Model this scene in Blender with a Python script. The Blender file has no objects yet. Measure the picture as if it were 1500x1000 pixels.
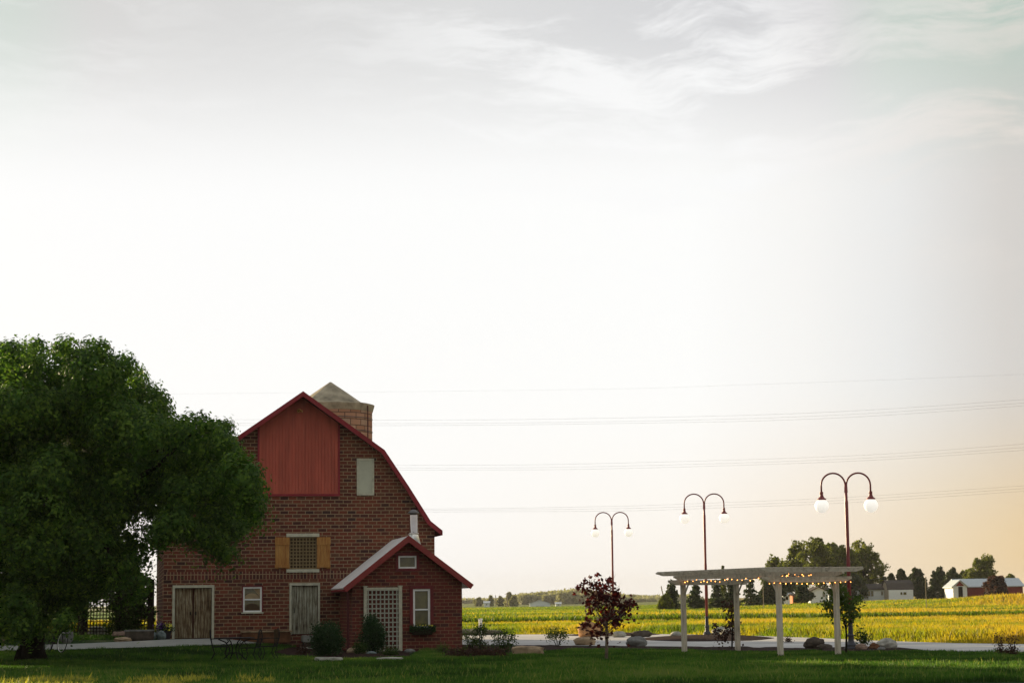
import bpy, bmesh, math, random
import numpy as np
from mathutils import Matrix, Vector, noise
R = math.radians
sc = bpy.context.scene
C = sc.collection
# ------------------------------------------------------------------ camera
EYE = 1.64
LENS = 70.0
FPX = LENS / 36.0 * 1500.0
TH = math.atan(383.0 / FPX)
ROLL = -0.012
cd = bpy.data.cameras.new('camera'); cam = bpy.data.objects.new('camera', cd); C.objects.link(cam)
CM = Matrix.Rotation(math.pi/2 + TH, 3, 'X') @ Matrix.Rotation(ROLL, 3, 'Z')
cam.matrix_world = Matrix.Translation((0, 0, EYE)) @ CM.to_4x4()
cd.lens = LENS; cd.sensor_width = 36.0; cd.clip_start = 0.5; cd.clip_end = 20000
cd.dof.use_dof = True; cd.dof.focus_distance = 71.0; cd.dof.aperture_fstop = 3.2
sc.camera = cam
# ------------------------------------------------------------------ light
SUN_AZ = 44.0      # degrees left of the view axis, behind the barn
SUN_EL = 11.5
sd = Vector((-math.sin(R(SUN_AZ))*math.cos(R(SUN_EL)), math.cos(R(SUN_AZ))*math.cos(R(SUN_EL)), math.sin(R(SUN_EL))))
sl = bpy.data.lights.new('sun', 'SUN'); so = bpy.data.objects.new('sun', sl); C.objects.link(so)
sl.energy = 5.0; sl.angle = R(0.6); sl.color = (1.0, 0.79, 0.50)
so.rotation_euler = (-sd).to_track_quat('-Z', 'Y').to_euler(); so.location = (-60, 60, 40)
sc.view_settings.view_transform = 'Standard'; sc.view_settings.look = 'None'
sc.view_settings.exposure = 0.95; sc.view_settings.gamma = 1.0
sc.cycles.max_bounces = 6; sc.cycles.transparent_max_bounces = 12; sc.cycles.volume_bounces = 0
# ------------------------------------------------------------------ node helper
class NT:
    def __init__(s, tree): s.t = tree; s.n = tree.nodes; s.l = tree.links; s.n.clear()
    def add(s, kind, **kw):
        nd = s.n.new(kind)
        ins = kw.pop('ins', {})
        for k, v in kw.items(): setattr(nd, k, v)
        for k, v in ins.items(): s.put(nd, k, v)
        return nd
    def put(s, nd, k, v):
        sock = nd.inputs[k]
        if isinstance(v, bpy.types.NodeSocket): s.l.new(v, sock)
        else: sock.default_value = v
    def math(s, op, a, b=0.0, clamp=False):
        nd = s.add('ShaderNodeMath', operation=op, use_clamp=clamp); s.put(nd, 0, a); s.put(nd, 1, b); return nd.outputs[0]
    def mix(s, f, a, b, blend='MIX'):
        nd = s.add('ShaderNodeMix', data_type='RGBA', blend_type=blend)
        s.put(nd, 0, f); s.put(nd, 6, a); s.put(nd, 7, b); return nd.outputs[2]
    def ramp(s, f, stops):
        nd = s.add('ShaderNodeValToRGB'); s.put(nd, 0, f); e = nd.color_ramp.elements
        while len(e) > 1: e.remove(e[-1])
        e[0].position = stops[0][0]; e[0].color = col(stops[0][1])
        for p, c in stops[1:]:
            x = e.new(p); x.color = col(c)
        return nd.outputs[0]
    def noise(s, vec, scale, detail=4.0, rough=0.5, out=0):
        nd = s.add('ShaderNodeTexNoise'); nd.inputs['Scale'].default_value = scale
        nd.inputs['Detail'].default_value = detail; nd.inputs['Roughness'].default_value = rough
        if vec is not None: s.l.new(vec, nd.inputs['Vector'])
        return nd.outputs[out]
    def mapping(s, vec, scale=(1,1,1), loc=(0,0,0), rot=(0,0,0)):
        nd = s.add('ShaderNodeMapping'); s.l.new(vec, nd.inputs[0])
        nd.inputs['Scale'].default_value = scale; nd.inputs['Location'].default_value = loc; nd.inputs['Rotation'].default_value = rot
        return nd.outputs[0]
def col(c):
    if isinstance(c, (int, float)): return (c, c, c, 1)
    return (c[0], c[1], c[2], 1)
def maprange(t, v, a, b, c=0.0, d=1.0, smooth=False):
    nd = t.add('ShaderNodeMapRange')
    if smooth: nd.interpolation_type = 'SMOOTHSTEP'
    t.put(nd, 0, v); nd.inputs[1].default_value = a; nd.inputs[2].default_value = b; nd.inputs[3].default_value = c; nd.inputs[4].default_value = d
    return nd.outputs[0]
# ------------------------------------------------------------------ world: low-sun sky behind a bright veil of cirrus
w = bpy.data.worlds.new('World'); sc.world = w; w.use_nodes = True
t = NT(w.node_tree)
tc = t.add('ShaderNodeTexCoord').outputs['Generated']
sky = t.add('ShaderNodeTexSky', sky_type='NISHITA', sun_disc=False)
sky.sun_elevation = R(SUN_EL); sky.sun_rotation = -R(SUN_AZ)   # measured from +Y
sky.air_density = 1.0; sky.dust_density = 2.0; sky.ozone_density = 1.0
skyc = t.mix(1.0, sky.outputs[0], (0.11, 0.11, 0.11, 1), 'MULTIPLY')
sep = t.add('ShaderNodeSeparateXYZ'); t.l.new(tc, sep.inputs[0])
dt = t.add('ShaderNodeVectorMath', operation='DOT_PRODUCT'); t.l.new(tc, dt.inputs[0])
gl = Vector((-math.sin(R(14)), math.cos(R(14)), 0.16)).normalized(); dt.inputs[1].default_value = gl
dot = dt.outputs['Value']
el = sep.outputs[2]
EX = 2.0**sc.view_settings.exposure
def T(r, g, b):
    """sRGB display value as scene light under this exposure"""
    f = lambda q: (q/255/12.92 if q/255 <= 0.04045 else ((q/255+0.055)/1.055)**2.4)
    return (f(r)/EX, f(g)/EX, f(b)/EX)
X = sep.outputs[0]
# azimuth ramps (position 0 = 0.45 left of the axis, 1 = 0.35 right of it) for three heights
ax_ = maprange(t, X, -0.45, 0.35)
P_ = lambda x: (x+0.45)/0.80
low = t.ramp(ax_, [(0.0,T(255,250,236)),(P_(-0.05),T(255,254,253)),(P_(0.08),T(255,250,243)),(P_(0.15),T(248,233,213)),(P_(0.215),T(238,216,180)),(P_(0.25),T(234,205,158)),(1.0,T(215,180,140))])
mid_ = t.ramp(ax_, [(0.0,T(255,255,252)),(P_(-0.22),T(253,253,253)),(P_(0.09),T(255,255,254)),(P_(0.145),T(248,247,245)),(P_(0.19),T(235,235,234)),(P_(0.24),T(215,211,207)),(1.0,T(190,188,186))])
top = t.ramp(ax_, [(0.0,T(225,228,226)),(P_(-0.24),T(208,216,210)),(P_(-0.20),T(215,214,213)),(P_(-0.02),T(221,221,221)),(P_(0.10),T(213,213,215)),(P_(0.155),T(208,207,209)),(P_(0.185),T(200,210,202)),(P_(0.24),T(186,202,192)),(1.0,T(172,188,184))])
lm = t.mix(maprange(t, el, 0.012, 0.115, 0.0, 1.0, True), low, mid_)
br = t.mix(maprange(t, el, 0.195, 0.295, 0.0, 1.0, True), lm, top)
# wisps: stretched, warped noise
wv = t.noise(t.mapping(tc, (5, 5, 7)), 1.0, 3, 0.55, 1)
wsub = t.add('ShaderNodeVectorMath', operation='MULTIPLY_ADD'); t.l.new(wv, wsub.inputs[0]); wsub.inputs[1].default_value = (0.10, 0.10, 0.075); t.l.new(tc, wsub.inputs[2])
m1 = t.mapping(wsub.outputs[0], (4.2, 4.2, 26.0), (0.9, 0, 2.6), (0, R(14), 0))
ci = t.noise(m1, 2.0, 12, 0.66)
cimask = maprange(t, ci, 0.45, 0.64, 0.0, 1.0, True)
big = t.noise(t.mapping(tc, (3, 3, 5), (2.2, 0, 0.4)), 1.6, 3, 0.5)
cf = t.math('MULTIPLY', cimask, maprange(t, el, 0.14, 0.21, 0.0, 1.0, True))
cf = t.math('MULTIPLY', cf, maprange(t, X, -0.10, 0.06, 0.25, 1.0, True))
cf = t.math('MULTIPLY', cf, maprange(t, big, 0.34, 0.52, 0.2, 1.0, True))
wcol = t.ramp(ax_, [(0.0,T(255,255,255)),(P_(0.12),T(252,252,252)),(P_(0.18),T(240,237,234)),(P_(0.24),T(228,221,214)),(1.0,T(215,210,205))])
front = t.mix(t.math('MULTIPLY', cf, 0.85), br, wcol)
# towards the sun the veil stays bright, behind the camera it is dim and bluish, the zenith in between
back = t.mix(maprange(t, el, 0.0, 0.9), (0.30,0.288,0.265,1), (0.255,0.27,0.30,1))
y_ = t.math('SUBTRACT', t.math('MULTIPLY', sep.outputs[1], 0.8), t.math('MULTIPLY', X, 0.6))   # heading towards the sun
side = t.mix(maprange(t, el, 0.30, 0.75, 0.0, 1.0, True), front, (0.36,0.38,0.40,1))
final = t.mix(maprange(t, y_, 0.56, 0.12, 0.0, 1.0, True), side, back)
# thin veil lets a little of the real sky gradient through
tot = t.mix(0.97, skyc, final)
bg = t.add('ShaderNodeBackground'); t.l.new(tot, bg.inputs[0]); bg.inputs[1].default_value = 1.0
wo = t.add('ShaderNodeOutputWorld'); t.l.new(bg.outputs[0], wo.inputs[0])
# ------------------------------------------------------------------ pixel -> world
def ray(px, py):
    d = Vector(((px - 750.0) / FPX, -(py - 500.0) / FPX, -1.0)); return (CM @ d)
def S(x):
    x = max(0.0, min(1.0, x)); return x*x*(3-2*x)
def zt(x, y):
    """terrain height"""
    z = 0.50 * S((y - 60) / 13.0) * S((-6.0 - x) / 6.0) * (1 - S((y - 95) / 30.0))
    z += 1.35 * S((y - 160) / 260.0) * S((x - 15 - (y-160)*0.03) / 70.0) * (1 - 0.0)
    z += 1.3 * math.exp(-((x - 66)/13.0)**2 - ((y - 262)/12.0)**2)
    if y > 75: z += 0.10 * S((y-85)/30.0) * (noise.noise(Vector((x*0.05, y*0.03, 0))))
    if y > 1300: z += 5.0 * S((y - 1300) / 2500.0)
    return z
def at(px, py, D=None, z=None):
    d = ray(px, py)
    k = D / d.y if D is not None else (z - EYE) / d.z
    return Vector((d.x*k, d.y*k, EYE + d.z*k))
def gr(px, py):
    """where the ray meets the terrain"""
    d = ray(px, py); d = d / d.y
    y0 = 25.0; y = y0
    while y < 6000:
        z = EYE + d.z*y
        if z <= zt(d.x*y, y): break
        y0 = y; y *= 1.004
    for _ in range(25):
        m = 0.5*(y0+y)
        if EYE + d.z*m <= zt(d.x*m, m): y = m
        else: y0 = m
    return Vector((d.x*y, y, zt(d.x*y, y)))
def ppm(D): return FPX / D
# ------------------------------------------------------------------ mesh builder
class MB:
    def __init__(s): s.v = []; s.f = []; s.uv = []
    def face(s, pts, uv=None):
        b = len(s.v); s.v += [tuple(p) for p in pts]; s.f.append(list(range(b, b+len(pts)))); s.uv.append(uv)
    def box(s, c, size, ax=None):
        """ax: 3 axes (Vectors); default world"""
        if ax is None: ax = (Vector((1,0,0)), Vector((0,1,0)), Vector((0,0,1)))
        c = Vector(c); hx, hy, hz = [q/2 for q in size]
        P = [c + ax[0]*(i*hx) + ax[1]*(j*hy) + ax[2]*(k*hz) for i in (-1,1) for j in (-1,1) for k in (-1,1)]
        b = len(s.v); s.v += [tuple(p) for p in P]
        for q in ((0,1,3,2),(4,6,7,5),(0,4,5,1),(2,3,7,6),(0,2,6,4),(1,5,7,3)):
            s.f.append([b+i for i in q]); s.uv.append(None)
        return s
    def tube(s, pts, rad, n=8, cap=True):
        pts = [Vector(p) for p in pts]
        if not isinstance(rad, (list, tuple)): rad = [rad]*len(pts)
        b = len(s.v); prev = None
        for i, p in enumerate(pts):
            d = (pts[min(i+1, len(pts)-1)] - pts[max(i-1, 0)]).normalized()
            if prev is None:
                a = d.orthogonal().normalized()
            else:
                a = (prev - d*prev.dot(d)); a = a.normalized() if a.length > 1e-6 else d.orthogonal().normalized()
            prev = a; c = d.cross(a)
            for k in range(n):
                th = 2*math.pi*k/n
                s.v.append(tuple(p + (a*math.cos(th) + c*math.sin(th))*rad[i]))
        for i in range(len(pts)-1):
            for k in range(n):
                s.f.append([b+i*n+k, b+i*n+(k+1)%n, b+(i+1)*n+(k+1)%n, b+(i+1)*n+k]); s.uv.append(None)
        if cap:
            s.f.append([b+k for k in range(n)][::-1]); s.uv.append(None)
            s.f.append([b+(len(pts)-1)*n+k for k in range(n)]); s.uv.append(None)
        return s
    def lathe(s, c, prof, n=20):
        c = Vector(c); b = len(s.v)
        for r, z in prof:
            for k in range(n):
                th = 2*math.pi*k/n; s.v.append((c.x+r*math.cos(th), c.y+r*math.sin(th), c.z+z))
        for i in range(len(prof)-1):
            for k in range(n):
                s.f.append([b+i*n+k, b+i*n+(k+1)%n, b+(i+1)*n+(k+1)%n, b+(i+1)*n+k]); s.uv.append(None)
        s.f.append([b+k for k in range(n)][::-1]); s.uv.append(None)
        s.f.append([b+(len(prof)-1)*n+k for k in range(n)]); s.uv.append(None)
        return s
    def sphere(s, c, r, n=16, m=10, sz=1.0):
        prof = [(max(1e-4, r*math.sin(math.pi*i/m)), -r*sz*math.cos(math.pi*i/m)) for i in range(m+1)]
        return s.lathe(c, prof, n)
    def prism(s, poly, off):
        """poly: list of Vector in a plane; off: Vector extrude"""
        b = len(s.v); n = len(poly)
        s.v += [tuple(p) for p in poly] + [tuple(Vector(p)+off) for p in poly]
        s.f.append(list(range(b, b+n))); s.uv.append(None)
        s.f.append([b+n+i for i in range(n)][::-1]); s.uv.append(None)
        for i in range(n):
            j = (i+1) % n; s.f.append([b+i, b+n+i, b+n+j, b+j]); s.uv.append(None)
        return s
ORG = {}
def build(name, mb, mat, parent=None, loc=None, smooth=False):
    """link as ONE mesh object. world coords in mb; object origin at loc (or its parent's)"""
    if parent is not None: o0 = ORG[parent.name]
    else: o0 = Vector(loc) if loc is not None else Vector((0,0,0))
    me = bpy.data.meshes.new(name)
    vs = [(x-o0.x, y-o0.y, z-o0.z) for x, y, z in mb.v]
    me.from_pydata(vs, [], mb.f); me.update()
    if any(u is not None for u in mb.uv):
        ul = me.uv_layers.new(name='UVMap'); k = 0
        for fi, f in enumerate(mb.f):
            u = mb.uv[fi]
            for j in range(len(f)):
                if u is not None: ul.data[k].uv = u[j]
                k += 1
    bm = bmesh.new(); bm.from_mesh(me); bmesh.ops.recalc_face_normals(bm, faces=bm.faces); bm.to_mesh(me); bm.free()
    if smooth:
        for p in me.polygons: p.use_smooth = True
    if mat is not None: me.materials.append(mat)
    o = bpy.data.objects.new(name, me); C.objects.link(o)
    if parent is not None: o.parent = parent
    else: o.location = o0
    ORG[o.name] = o0
    return o
def tag(o, label=None, cat=None, group=None, kind=None):
    if label: o['label'] = label
    if cat: o['category'] = cat
    if group: o['group'] = group
    if kind: o['kind'] = kind
    return o
def thing(name, loc, label, cat, group=None):
    o = bpy.data.objects.new(name, None); C.objects.link(o); o.location = loc; o.empty_display_size = 0.3
    ORG[o.name] = Vector(loc); return tag(o, label, cat, group)
def npmesh(name, V, F, mat, parent=None, attr=None, loc=(0,0,0)):
    """V (n,3), F (m,k) numpy; attr per-face float"""
    o0 = ORG[parent.name] if parent is not None else Vector(loc)
    V = V - np.array(o0)[None, :]
    me = bpy.data.meshes.new(name); n, m, k = len(V), len(F), F.shape[1]
    me.vertices.add(n); me.vertices.foreach_set('co', V.astype(np.float32).ravel())
    me.loops.add(m*k); me.loops.foreach_set('vertex_index', F.astype(np.int32).ravel())
    me.polygons.add(m); me.polygons.foreach_set('loop_start', (np.arange(m)*k).astype(np.int32))
    me.update(calc_edges=True)
    if attr is not None:
        a = me.attributes.new('v', 'FLOAT', 'FACE'); a.data.foreach_set('value', attr.astype(np.float32))
    me.materials.append(mat)
    o = bpy.data.objects.new(name, me); C.objects.link(o)
    if parent is not None: o.parent = parent
    else: o.location = o0
    ORG[o.name] = o0
    return o
# ------------------------------------------------------------------ materials
def pmat(name, base=(0.5,0.5,0.5), rough=0.7, metal=0.0, var=0.0, scale=3.0, bump=0.0, bscale=20.0, spec=0.3, stretch=(1,1,1), emis=None, estr=0.0):
    if rough >= 0.88: spec = 0.03
    m = bpy.data.materials.new(name); m.use_nodes = True; t = NT(m.node_tree)
    b = t.add('ShaderNodeBsdfPrincipled'); o = t.add('ShaderNodeOutputMaterial'); t.l.new(b.outputs[0], o.inputs[0])
    b.inputs['Roughness'].default_value = rough; b.inputs['Metallic'].default_value = metal
    b.inputs['Specular IOR Level'].default_value = spec
    co = t.add('ShaderNodeTexCoord').outputs['Object']
    if var > 0:
        n1 = t.noise(t.mapping(co, stretch), scale, 6, 0.6)
        f = maprange(t, n1, 0.3, 0.7)
        lo = tuple(c*(1-var) for c in base); hi = tuple(min(1, c*(1+var)) for c in base)
        t.l.new(t.mix(f, col(lo), col(hi)), b.inputs['Base Color'])
    else: b.inputs['Base Color'].default_value = col(base)
    if bump > 0:
        bp = t.add('ShaderNodeBump'); bp.inputs['Strength'].default_value = bump; bp.inputs['Distance'].default_value = 0.02
        t.l.new(t.noise(t.mapping(co, stretch), bscale, 5, 0.6), bp.inputs['Height']); t.l.new(bp.outputs[0], b.inputs['Normal'])
    if emis: b.inputs['Emission Color'].default_value = col(emis); b.inputs['Emission Strength'].default_value = estr
    return m
def leafmat(name, stops, trans=0.45, tcol=None, rough=0.6):
    m = bpy.data.materials.new(name); m.use_nodes = True; t = NT(m.node_tree)
    a = t.add('ShaderNodeAttribute', attribute_name='v'); c = t.ramp(a.outputs['Fac'], stops)
    d = t.add('ShaderNodeBsdfPrincipled'); d.inputs['Roughness'].default_value = rough; d.inputs['Specular IOR Level'].default_value = 0.15
    t.l.new(c, d.inputs['Base Color'])
    tr = t.add('ShaderNodeBsdfTranslucent')
    t.l.new(t.mix(1.0, c, col(tcol or (1.5, 1.6, 0.9)), 'MULTIPLY'), tr.inputs[0])
    mx = t.add('ShaderNodeMixShader'); mx.inputs[0].default_value = trans
    t.l.new(d.outputs[0], mx.inputs[1]); t.l.new(tr.outputs[0], mx.inputs[2])
    o = t.add('ShaderNodeOutputMaterial'); t.l.new(mx.outputs[0], o.inputs[0])
    return m
def brickmat(name, stops, mortar, bw, bh, ms=0.016, swap=False, stain=0.35, off=0.5, rough=0.85):
    m = bpy.data.materials.new(name); m.use_nodes = True; t = NT(m.node_tree)
    uv = t.add('ShaderNodeTexCoord').outputs['UV']
    if swap: uvm = t.mapping(uv, (1,1,1), (0,0,0), (0,0,R(90)))
    else: uvm = uv
    # slight wobble so courses are not ruler straight
    wob = t.noise(uv, 1.2, 3, 0.5, 1)
    va = t.add('ShaderNodeVectorMath', operation='MULTIPLY_ADD'); t.l.new(wob, va.inputs[0]); va.inputs[1].default_value = (0.03, 0.03, 0); t.l.new(uvm, va.inputs[2])
    b = t.add('ShaderNodeTexBrick'); t.l.new(va.outputs[0], b.inputs['Vector'])
    b.offset = off; b.inputs['Scale'].default_value = 1.0; b.inputs['Brick Width'].default_value = bw; b.inputs['Row Height'].default_value = bh
    b.inputs['Mortar Size'].default_value = ms; b.inputs['Mortar Smooth'].default_value = 0.3; b.inputs['Bias'].default_value = 0.0
    b.inputs['Color1'].default_value = (0,0,0,1); b.inputs['Color2'].default_value = (1,1,1,1); b.inputs['Mortar'].default_value = (0.5,0.5,0.5,1)
    bc = t.ramp(b.outputs['Color'], stops)
    n2 = t.noise(uv, 0.55, 5, 0.6); n3 = t.noise(uv, 26.0, 4, 0.7)
    bc = t.mix(t.math('MULTIPLY', maprange(t, n2, 0.35, 0.7), stain), bc, (0.06, 0.028, 0.017, 1))
    bc = t.mix(0.35, bc, t.mix(n3, (0.02,0.012,0.01,1), bc), 'MIX')
    mo = t.mix(n3, col(tuple(q*0.6 for q in mortar)), col(mortar))
    c = t.mix(b.outputs['Fac'], bc, mo)
    p = t.add('ShaderNodeBsdfPrincipled'); t.l.new(c, p.inputs['Base Color']); p.inputs['Roughness'].default_value = rough; p.inputs['Specular IOR Level'].default_value = 0.2
    h = t.math('ADD', t.math('MULTIPLY', t.math('SUBTRACT', 1.0, b.outputs['Fac']), 1.0), t.math('MULTIPLY', n3, 0.3))
    bp = t.add('ShaderNodeBump'); bp.inputs['Strength'].default_value = 0.7; bp.inputs['Distance'].default_value = 0.012
    t.l.new(h, bp.inputs['Height']); t.l.new(bp.outputs[0], p.inputs['Normal'])
    o = t.add('ShaderNodeOutputMaterial'); t.l.new(p.outputs[0], o.inputs[0])
    return m
def woodmat(name, stops, stretch=(9, 9, 0.8), scale=2.5, rough=0.85):
    m = bpy.data.materials.new(name); m.use_nodes = True; t = NT(m.node_tree)
    co = t.add('ShaderNodeTexCoord').outputs['Object']
    n1 = t.noise(t.mapping(co, stretch), scale, 8, 0.65); n2 = t.noise(co, 1.7, 4, 0.6)
    f = t.math('ADD', t.math('MULTIPLY', n1, 0.7), t.math('MULTIPLY', n2, 0.3))
    c = t.ramp(f, stops)
    p = t.add('ShaderNodeBsdfPrincipled'); t.l.new(c, p.inputs['Base Color']); p.inputs['Roughness'].default_value = rough; p.inputs['Specular IOR Level'].default_value = 0.2
    bp = t.add('ShaderNodeBump'); bp.inputs['Strength'].default_value = 0.5; bp.inputs['Distance'].default_value = 0.01
    t.l.new(n1, bp.inputs['Height']); t.l.new(bp.outputs[0], p.inputs['Normal'])
    o = t.add('ShaderNodeOutputMaterial'); t.l.new(p.outputs[0], o.inputs[0]); return m
M = {}
M['brick'] = brickmat('clay_tile_brick', [(0.0,(0.06,0.028,0.024)),(0.15,(0.12,0.036,0.024)),(0.45,(0.20,0.052,0.028)),(0.75,(0.25,0.066,0.034)),(0.9,(0.19,0.08,0.042)),(1.0,(0.10,0.04,0.03))], (0.38,0.26,0.15), 0.315, 0.1325, 0.016)
M['soldier'] = brickmat('soldier_course_brick', [(0.0,(0.06,0.026,0.024)),(0.3,(0.14,0.038,0.026)),(0.7,(0.21,0.052,0.034)),(1.0,(0.11,0.035,0.028))], (0.42,0.28,0.16), 0.40, 0.125, 0.016, swap=True, off=0.0)
M['brick2'] = brickmat('cottage_brick', [(0.0,(0.085,0.028,0.024)),(0.3,(0.17,0.035,0.026)),(0.7,(0.23,0.045,0.03)),(1.0,(0.13,0.032,0.028))], (0.32,0.20,0.11), 0.30, 0.122, 0.011, stain=0.25)
M['silo'] = brickmat('silo_clay_block', [(0.0,(0.42,0.20,0.11)),(0.4,(0.55,0.29,0.17)),(0.75,(0.62,0.36,0.23)),(1.0,(0.44,0.33,0.22))], (0.14,0.085,0.06), 0.62, 0.31, 0.024, stain=0.3)
M['silo_cap'] = pmat('weathered_concrete', (0.34,0.29,0.20), 0.9, var=0.45, scale=1.6, bump=0.5)
M['red_trim'] = pmat('red_trim_paint', (0.24,0.020,0.026), 0.55, var=0.18, scale=2)
M['maroon'] = pmat('dark_maroon_paint', (0.07,0.012,0.012), 0.7)
M['rake'] = pmat('rake_board_paint', (0.27,0.038,0.032), 0.6, var=0.2, scale=2)
M['maroon2'] = pmat('window_casing_paint', (0.15,0.022,0.022), 0.65, var=0.2)
M['red_siding'] = pmat('red_siding_paint', (0.43,0.088,0.052), 0.6, var=0.22, scale=1.6, stretch=(3,3,0.35))
M['barn_roof'] = pmat('barn_roof_shingle', (0.12,0.04,0.035), 0.85, var=0.25, scale=4, bump=0.5)
M['white_roof'] = pmat('white_metal_roof', (0.92,0.92,0.90), 0.33, 0.75, var=0.06, scale=1.2, spec=0.5)
M['white'] = pmat('white_paint', (0.85,0.85,0.78), 0.5, var=0.1)
M['cream'] = pmat('cream_paint', (0.50,0.48,0.35), 0.7, var=0.22, scale=6)
M['pale_board'] = pmat('pale_board', (0.50,0.50,0.37), 0.75, var=0.12, scale=2)
M['door_a'] = woodmat('weathered_brown_door', [(0.36,(0.025,0.016,0.01)),(0.46,(0.14,0.09,0.045)),(0.54,(0.26,0.20,0.115)),(0.64,(0.42,0.38,0.27))])
M['door_b'] = woodmat('weathered_grey_door', [(0.36,(0.05,0.035,0.02)),(0.45,(0.20,0.18,0.12)),(0.54,(0.34,0.33,0.24)),(0.64,(0.50,0.49,0.38))])
M['shutter'] = woodmat('golden_cedar', [(0.28,(0.17,0.06,0.018)),(0.45,(0.36,0.16,0.045)),(0.6,(0.46,0.24,0.07)),(0.75,(0.52,0.32,0.12))])
M['lattice_wood'] = woodmat('tan_lattice_wood', [(0.3,(0.17,0.12,0.055)),(0.6,(0.30,0.22,0.11))])
M['lattice_pale'] = pmat('pale_lattice_paint', (0.42,0.40,0.31), 0.75, var=0.15, scale=5)
M['lattice_dark'] = pmat('dark_stained_lattice', (0.035,0.026,0.018), 0.9)
M['pergola'] = woodmat('pergola_weathered_white_wood', [(0.32,(0.25,0.21,0.15)),(0.48,(0.54,0.48,0.37)),(0.7,(0.68,0.62,0.50))], (4,4,4))
M['pergola_v'] = woodmat('pergola_post_wood', [(0.30,(0.16,0.13,0.09)),(0.46,(0.52,0.46,0.35)),(0.7,(0.70,0.64,0.51))], (7,7,0.9))
M['dark'] = pmat('dark_recess', (0.02,0.018,0.014), 0.9)
M['glass'] = pmat('window_glass', (0.10,0.085,0.018), 0.08, spec=0.6, var=0.7, scale=1.3)  # olive base and mottling put tree reflections into the pane colour
M['curtain'] = pmat('cream_curtain', (0.34,0.25,0.14), 0.9, var=0.25, scale=3)
M['curtain_dim'] = pmat('dim_curtain', (0.09,0.06,0.035), 0.9, var=0.25, scale=3)
M['steel'] = pmat('stainless_flue', (0.48,0.43,0.38), 0.08, 1.0, var=0.1)
M['dark_metal'] = pmat('dark_cap_metal', (0.16,0.15,0.14), 0.5, 0.8)
M['iron'] = pmat('black_iron', (0.014,0.013,0.013), 0.75, 0.0, spec=0.15)
M['pole_red'] = pmat('dark_red_lamp_paint', (0.20,0.028,0.024), 0.42, 0.0, var=0.2, scale=3, spec=0.5)
M['pole_dark'] = pmat('lamp_base_dark_paint', (0.022,0.022,0.03), 0.5, 0.0, spec=0.5)
M['globe'] = pmat('lit_globe', (0.85,0.85,0.82), 0.3, emis=(1.0,0.93,0.82), estr=0.36)
M['bulb'] = pmat('lit_bulb', (0.9,0.6,0.3), 0.3, emis=(1.0,0.36,0.07), estr=3.4)
M['wire'] = pmat('wire', (0.10,0.09,0.085), 0.6)
M['mulch'] = pmat('dark_mulch', (0.030,0.017,0.013), 0.95, var=0.5, scale=12, bump=1.0, bscale=9)
M['concrete'] = pmat('pale_concrete', (0.27,0.27,0.235), 0.9, var=0.1, scale=2.5, bump=0.2)
M['gravel'] = pmat('pale_gravel', (0.47,0.455,0.42), 0.95, var=0.26, scale=0.45, stretch=(0.35,1,1), bump=0.5, bscale=6)
M['graypile'] = pmat('grey_gravel_pile', (0.14,0.13,0.09), 0.95, var=0.3, scale=3, bump=0.8)
M['bark'] = pmat('dark_bark', (0.022,0.018,0.013), 0.95, var=0.4, scale=6, bump=0.9, stretch=(3,3,0.7))
M['bark_pale'] = pmat('pale_bark', (0.20,0.16,0.11), 0.9, var=0.3, scale=8)
M['util'] = pmat('utility_pole_wood', (0.33,0.27,0.17), 0.9, var=0.2)
for k, c in dict(rock_pink=(0.27,0.19,0.14), rock_grey=(0.19,0.19,0.17), rock_tan=(0.34,0.25,0.155), rock_blue=(0.17,0.21,0.20), rock_dark=(0.085,0.07,0.055), rock_pale=(0.36,0.35,0.29), rock_sunlit=(0.42,0.24,0.12), rock_rust=(0.15,0.072,0.036)).items():  # the orange boulder carries the low sun's warmth in its colour
    M[k] = pmat(k, c, 0.95, var=0.38, scale=4.5, bump=0.8, bscale=7)
GREEN = lambda s=1.0: [(0.0,(0.014*s,0.030*s,0.006*s)),(0.5,(0.030*s,0.062*s,0.010*s)),(1.0,(0.075*s,0.115*s,0.018*s))]
M['leaf'] = leafmat('ash_leaf', [(0.0,(0.020,0.050,0.009)),(0.5,(0.055,0.118,0.017)),(1.0,(0.17,0.26,0.034))], 0.38)
M['leaf_dark'] = leafmat('yew_leaf', [(0.0,(0.012,0.030,0.010)),(0.6,(0.026,0.062,0.018)),(1.0,(0.05,0.10,0.03))], 0.25)
M['leaf_vine'] = leafmat('vine_leaf', [(0.0,(0.018,0.034,0.008)),(1.0,(0.06,0.10,0.02))], 0.4)
M['leaf_young'] = leafmat('young_leaf', [(0.0,(0.04,0.07,0.015)),(1.0,(0.11,0.15,0.035))], 0.45)
M['leaf_red'] = leafmat('red_maple_leaf', [(0.0,(0.028,0.010,0.010)),(0.6,(0.055,0.016,0.014)),(1.0,(0.13,0.022,0.018))], 0.4, (1.5,0.7,0.6))
M['leaf_brown'] = leafmat('brown_leaf', [(0.0,(0.025,0.014,0.012)),(1.0,(0.09,0.05,0.03))], 0.3, (1.5,1.0,0.7))
M['leaf_far'] = leafmat('far_leaf', [(0.0,(0.05,0.06,0.010)),(0.5,(0.11,0.125,0.018)),(1.0,(0.22,0.22,0.03))], 0.4)
M['leaf_conifer'] = leafmat('conifer_leaf', [(0.0,(0.02,0.032,0.012)),(1.0,(0.065,0.085,0.028))], 0.25)
M['wood_mass'] = leafmat('hazed_wood_leaf', [(0.0,(0.15,0.15,0.075)),(1.0,(0.33,0.31,0.17))], 0.35)  # distance haze put into the pale beige leaf colour
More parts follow.
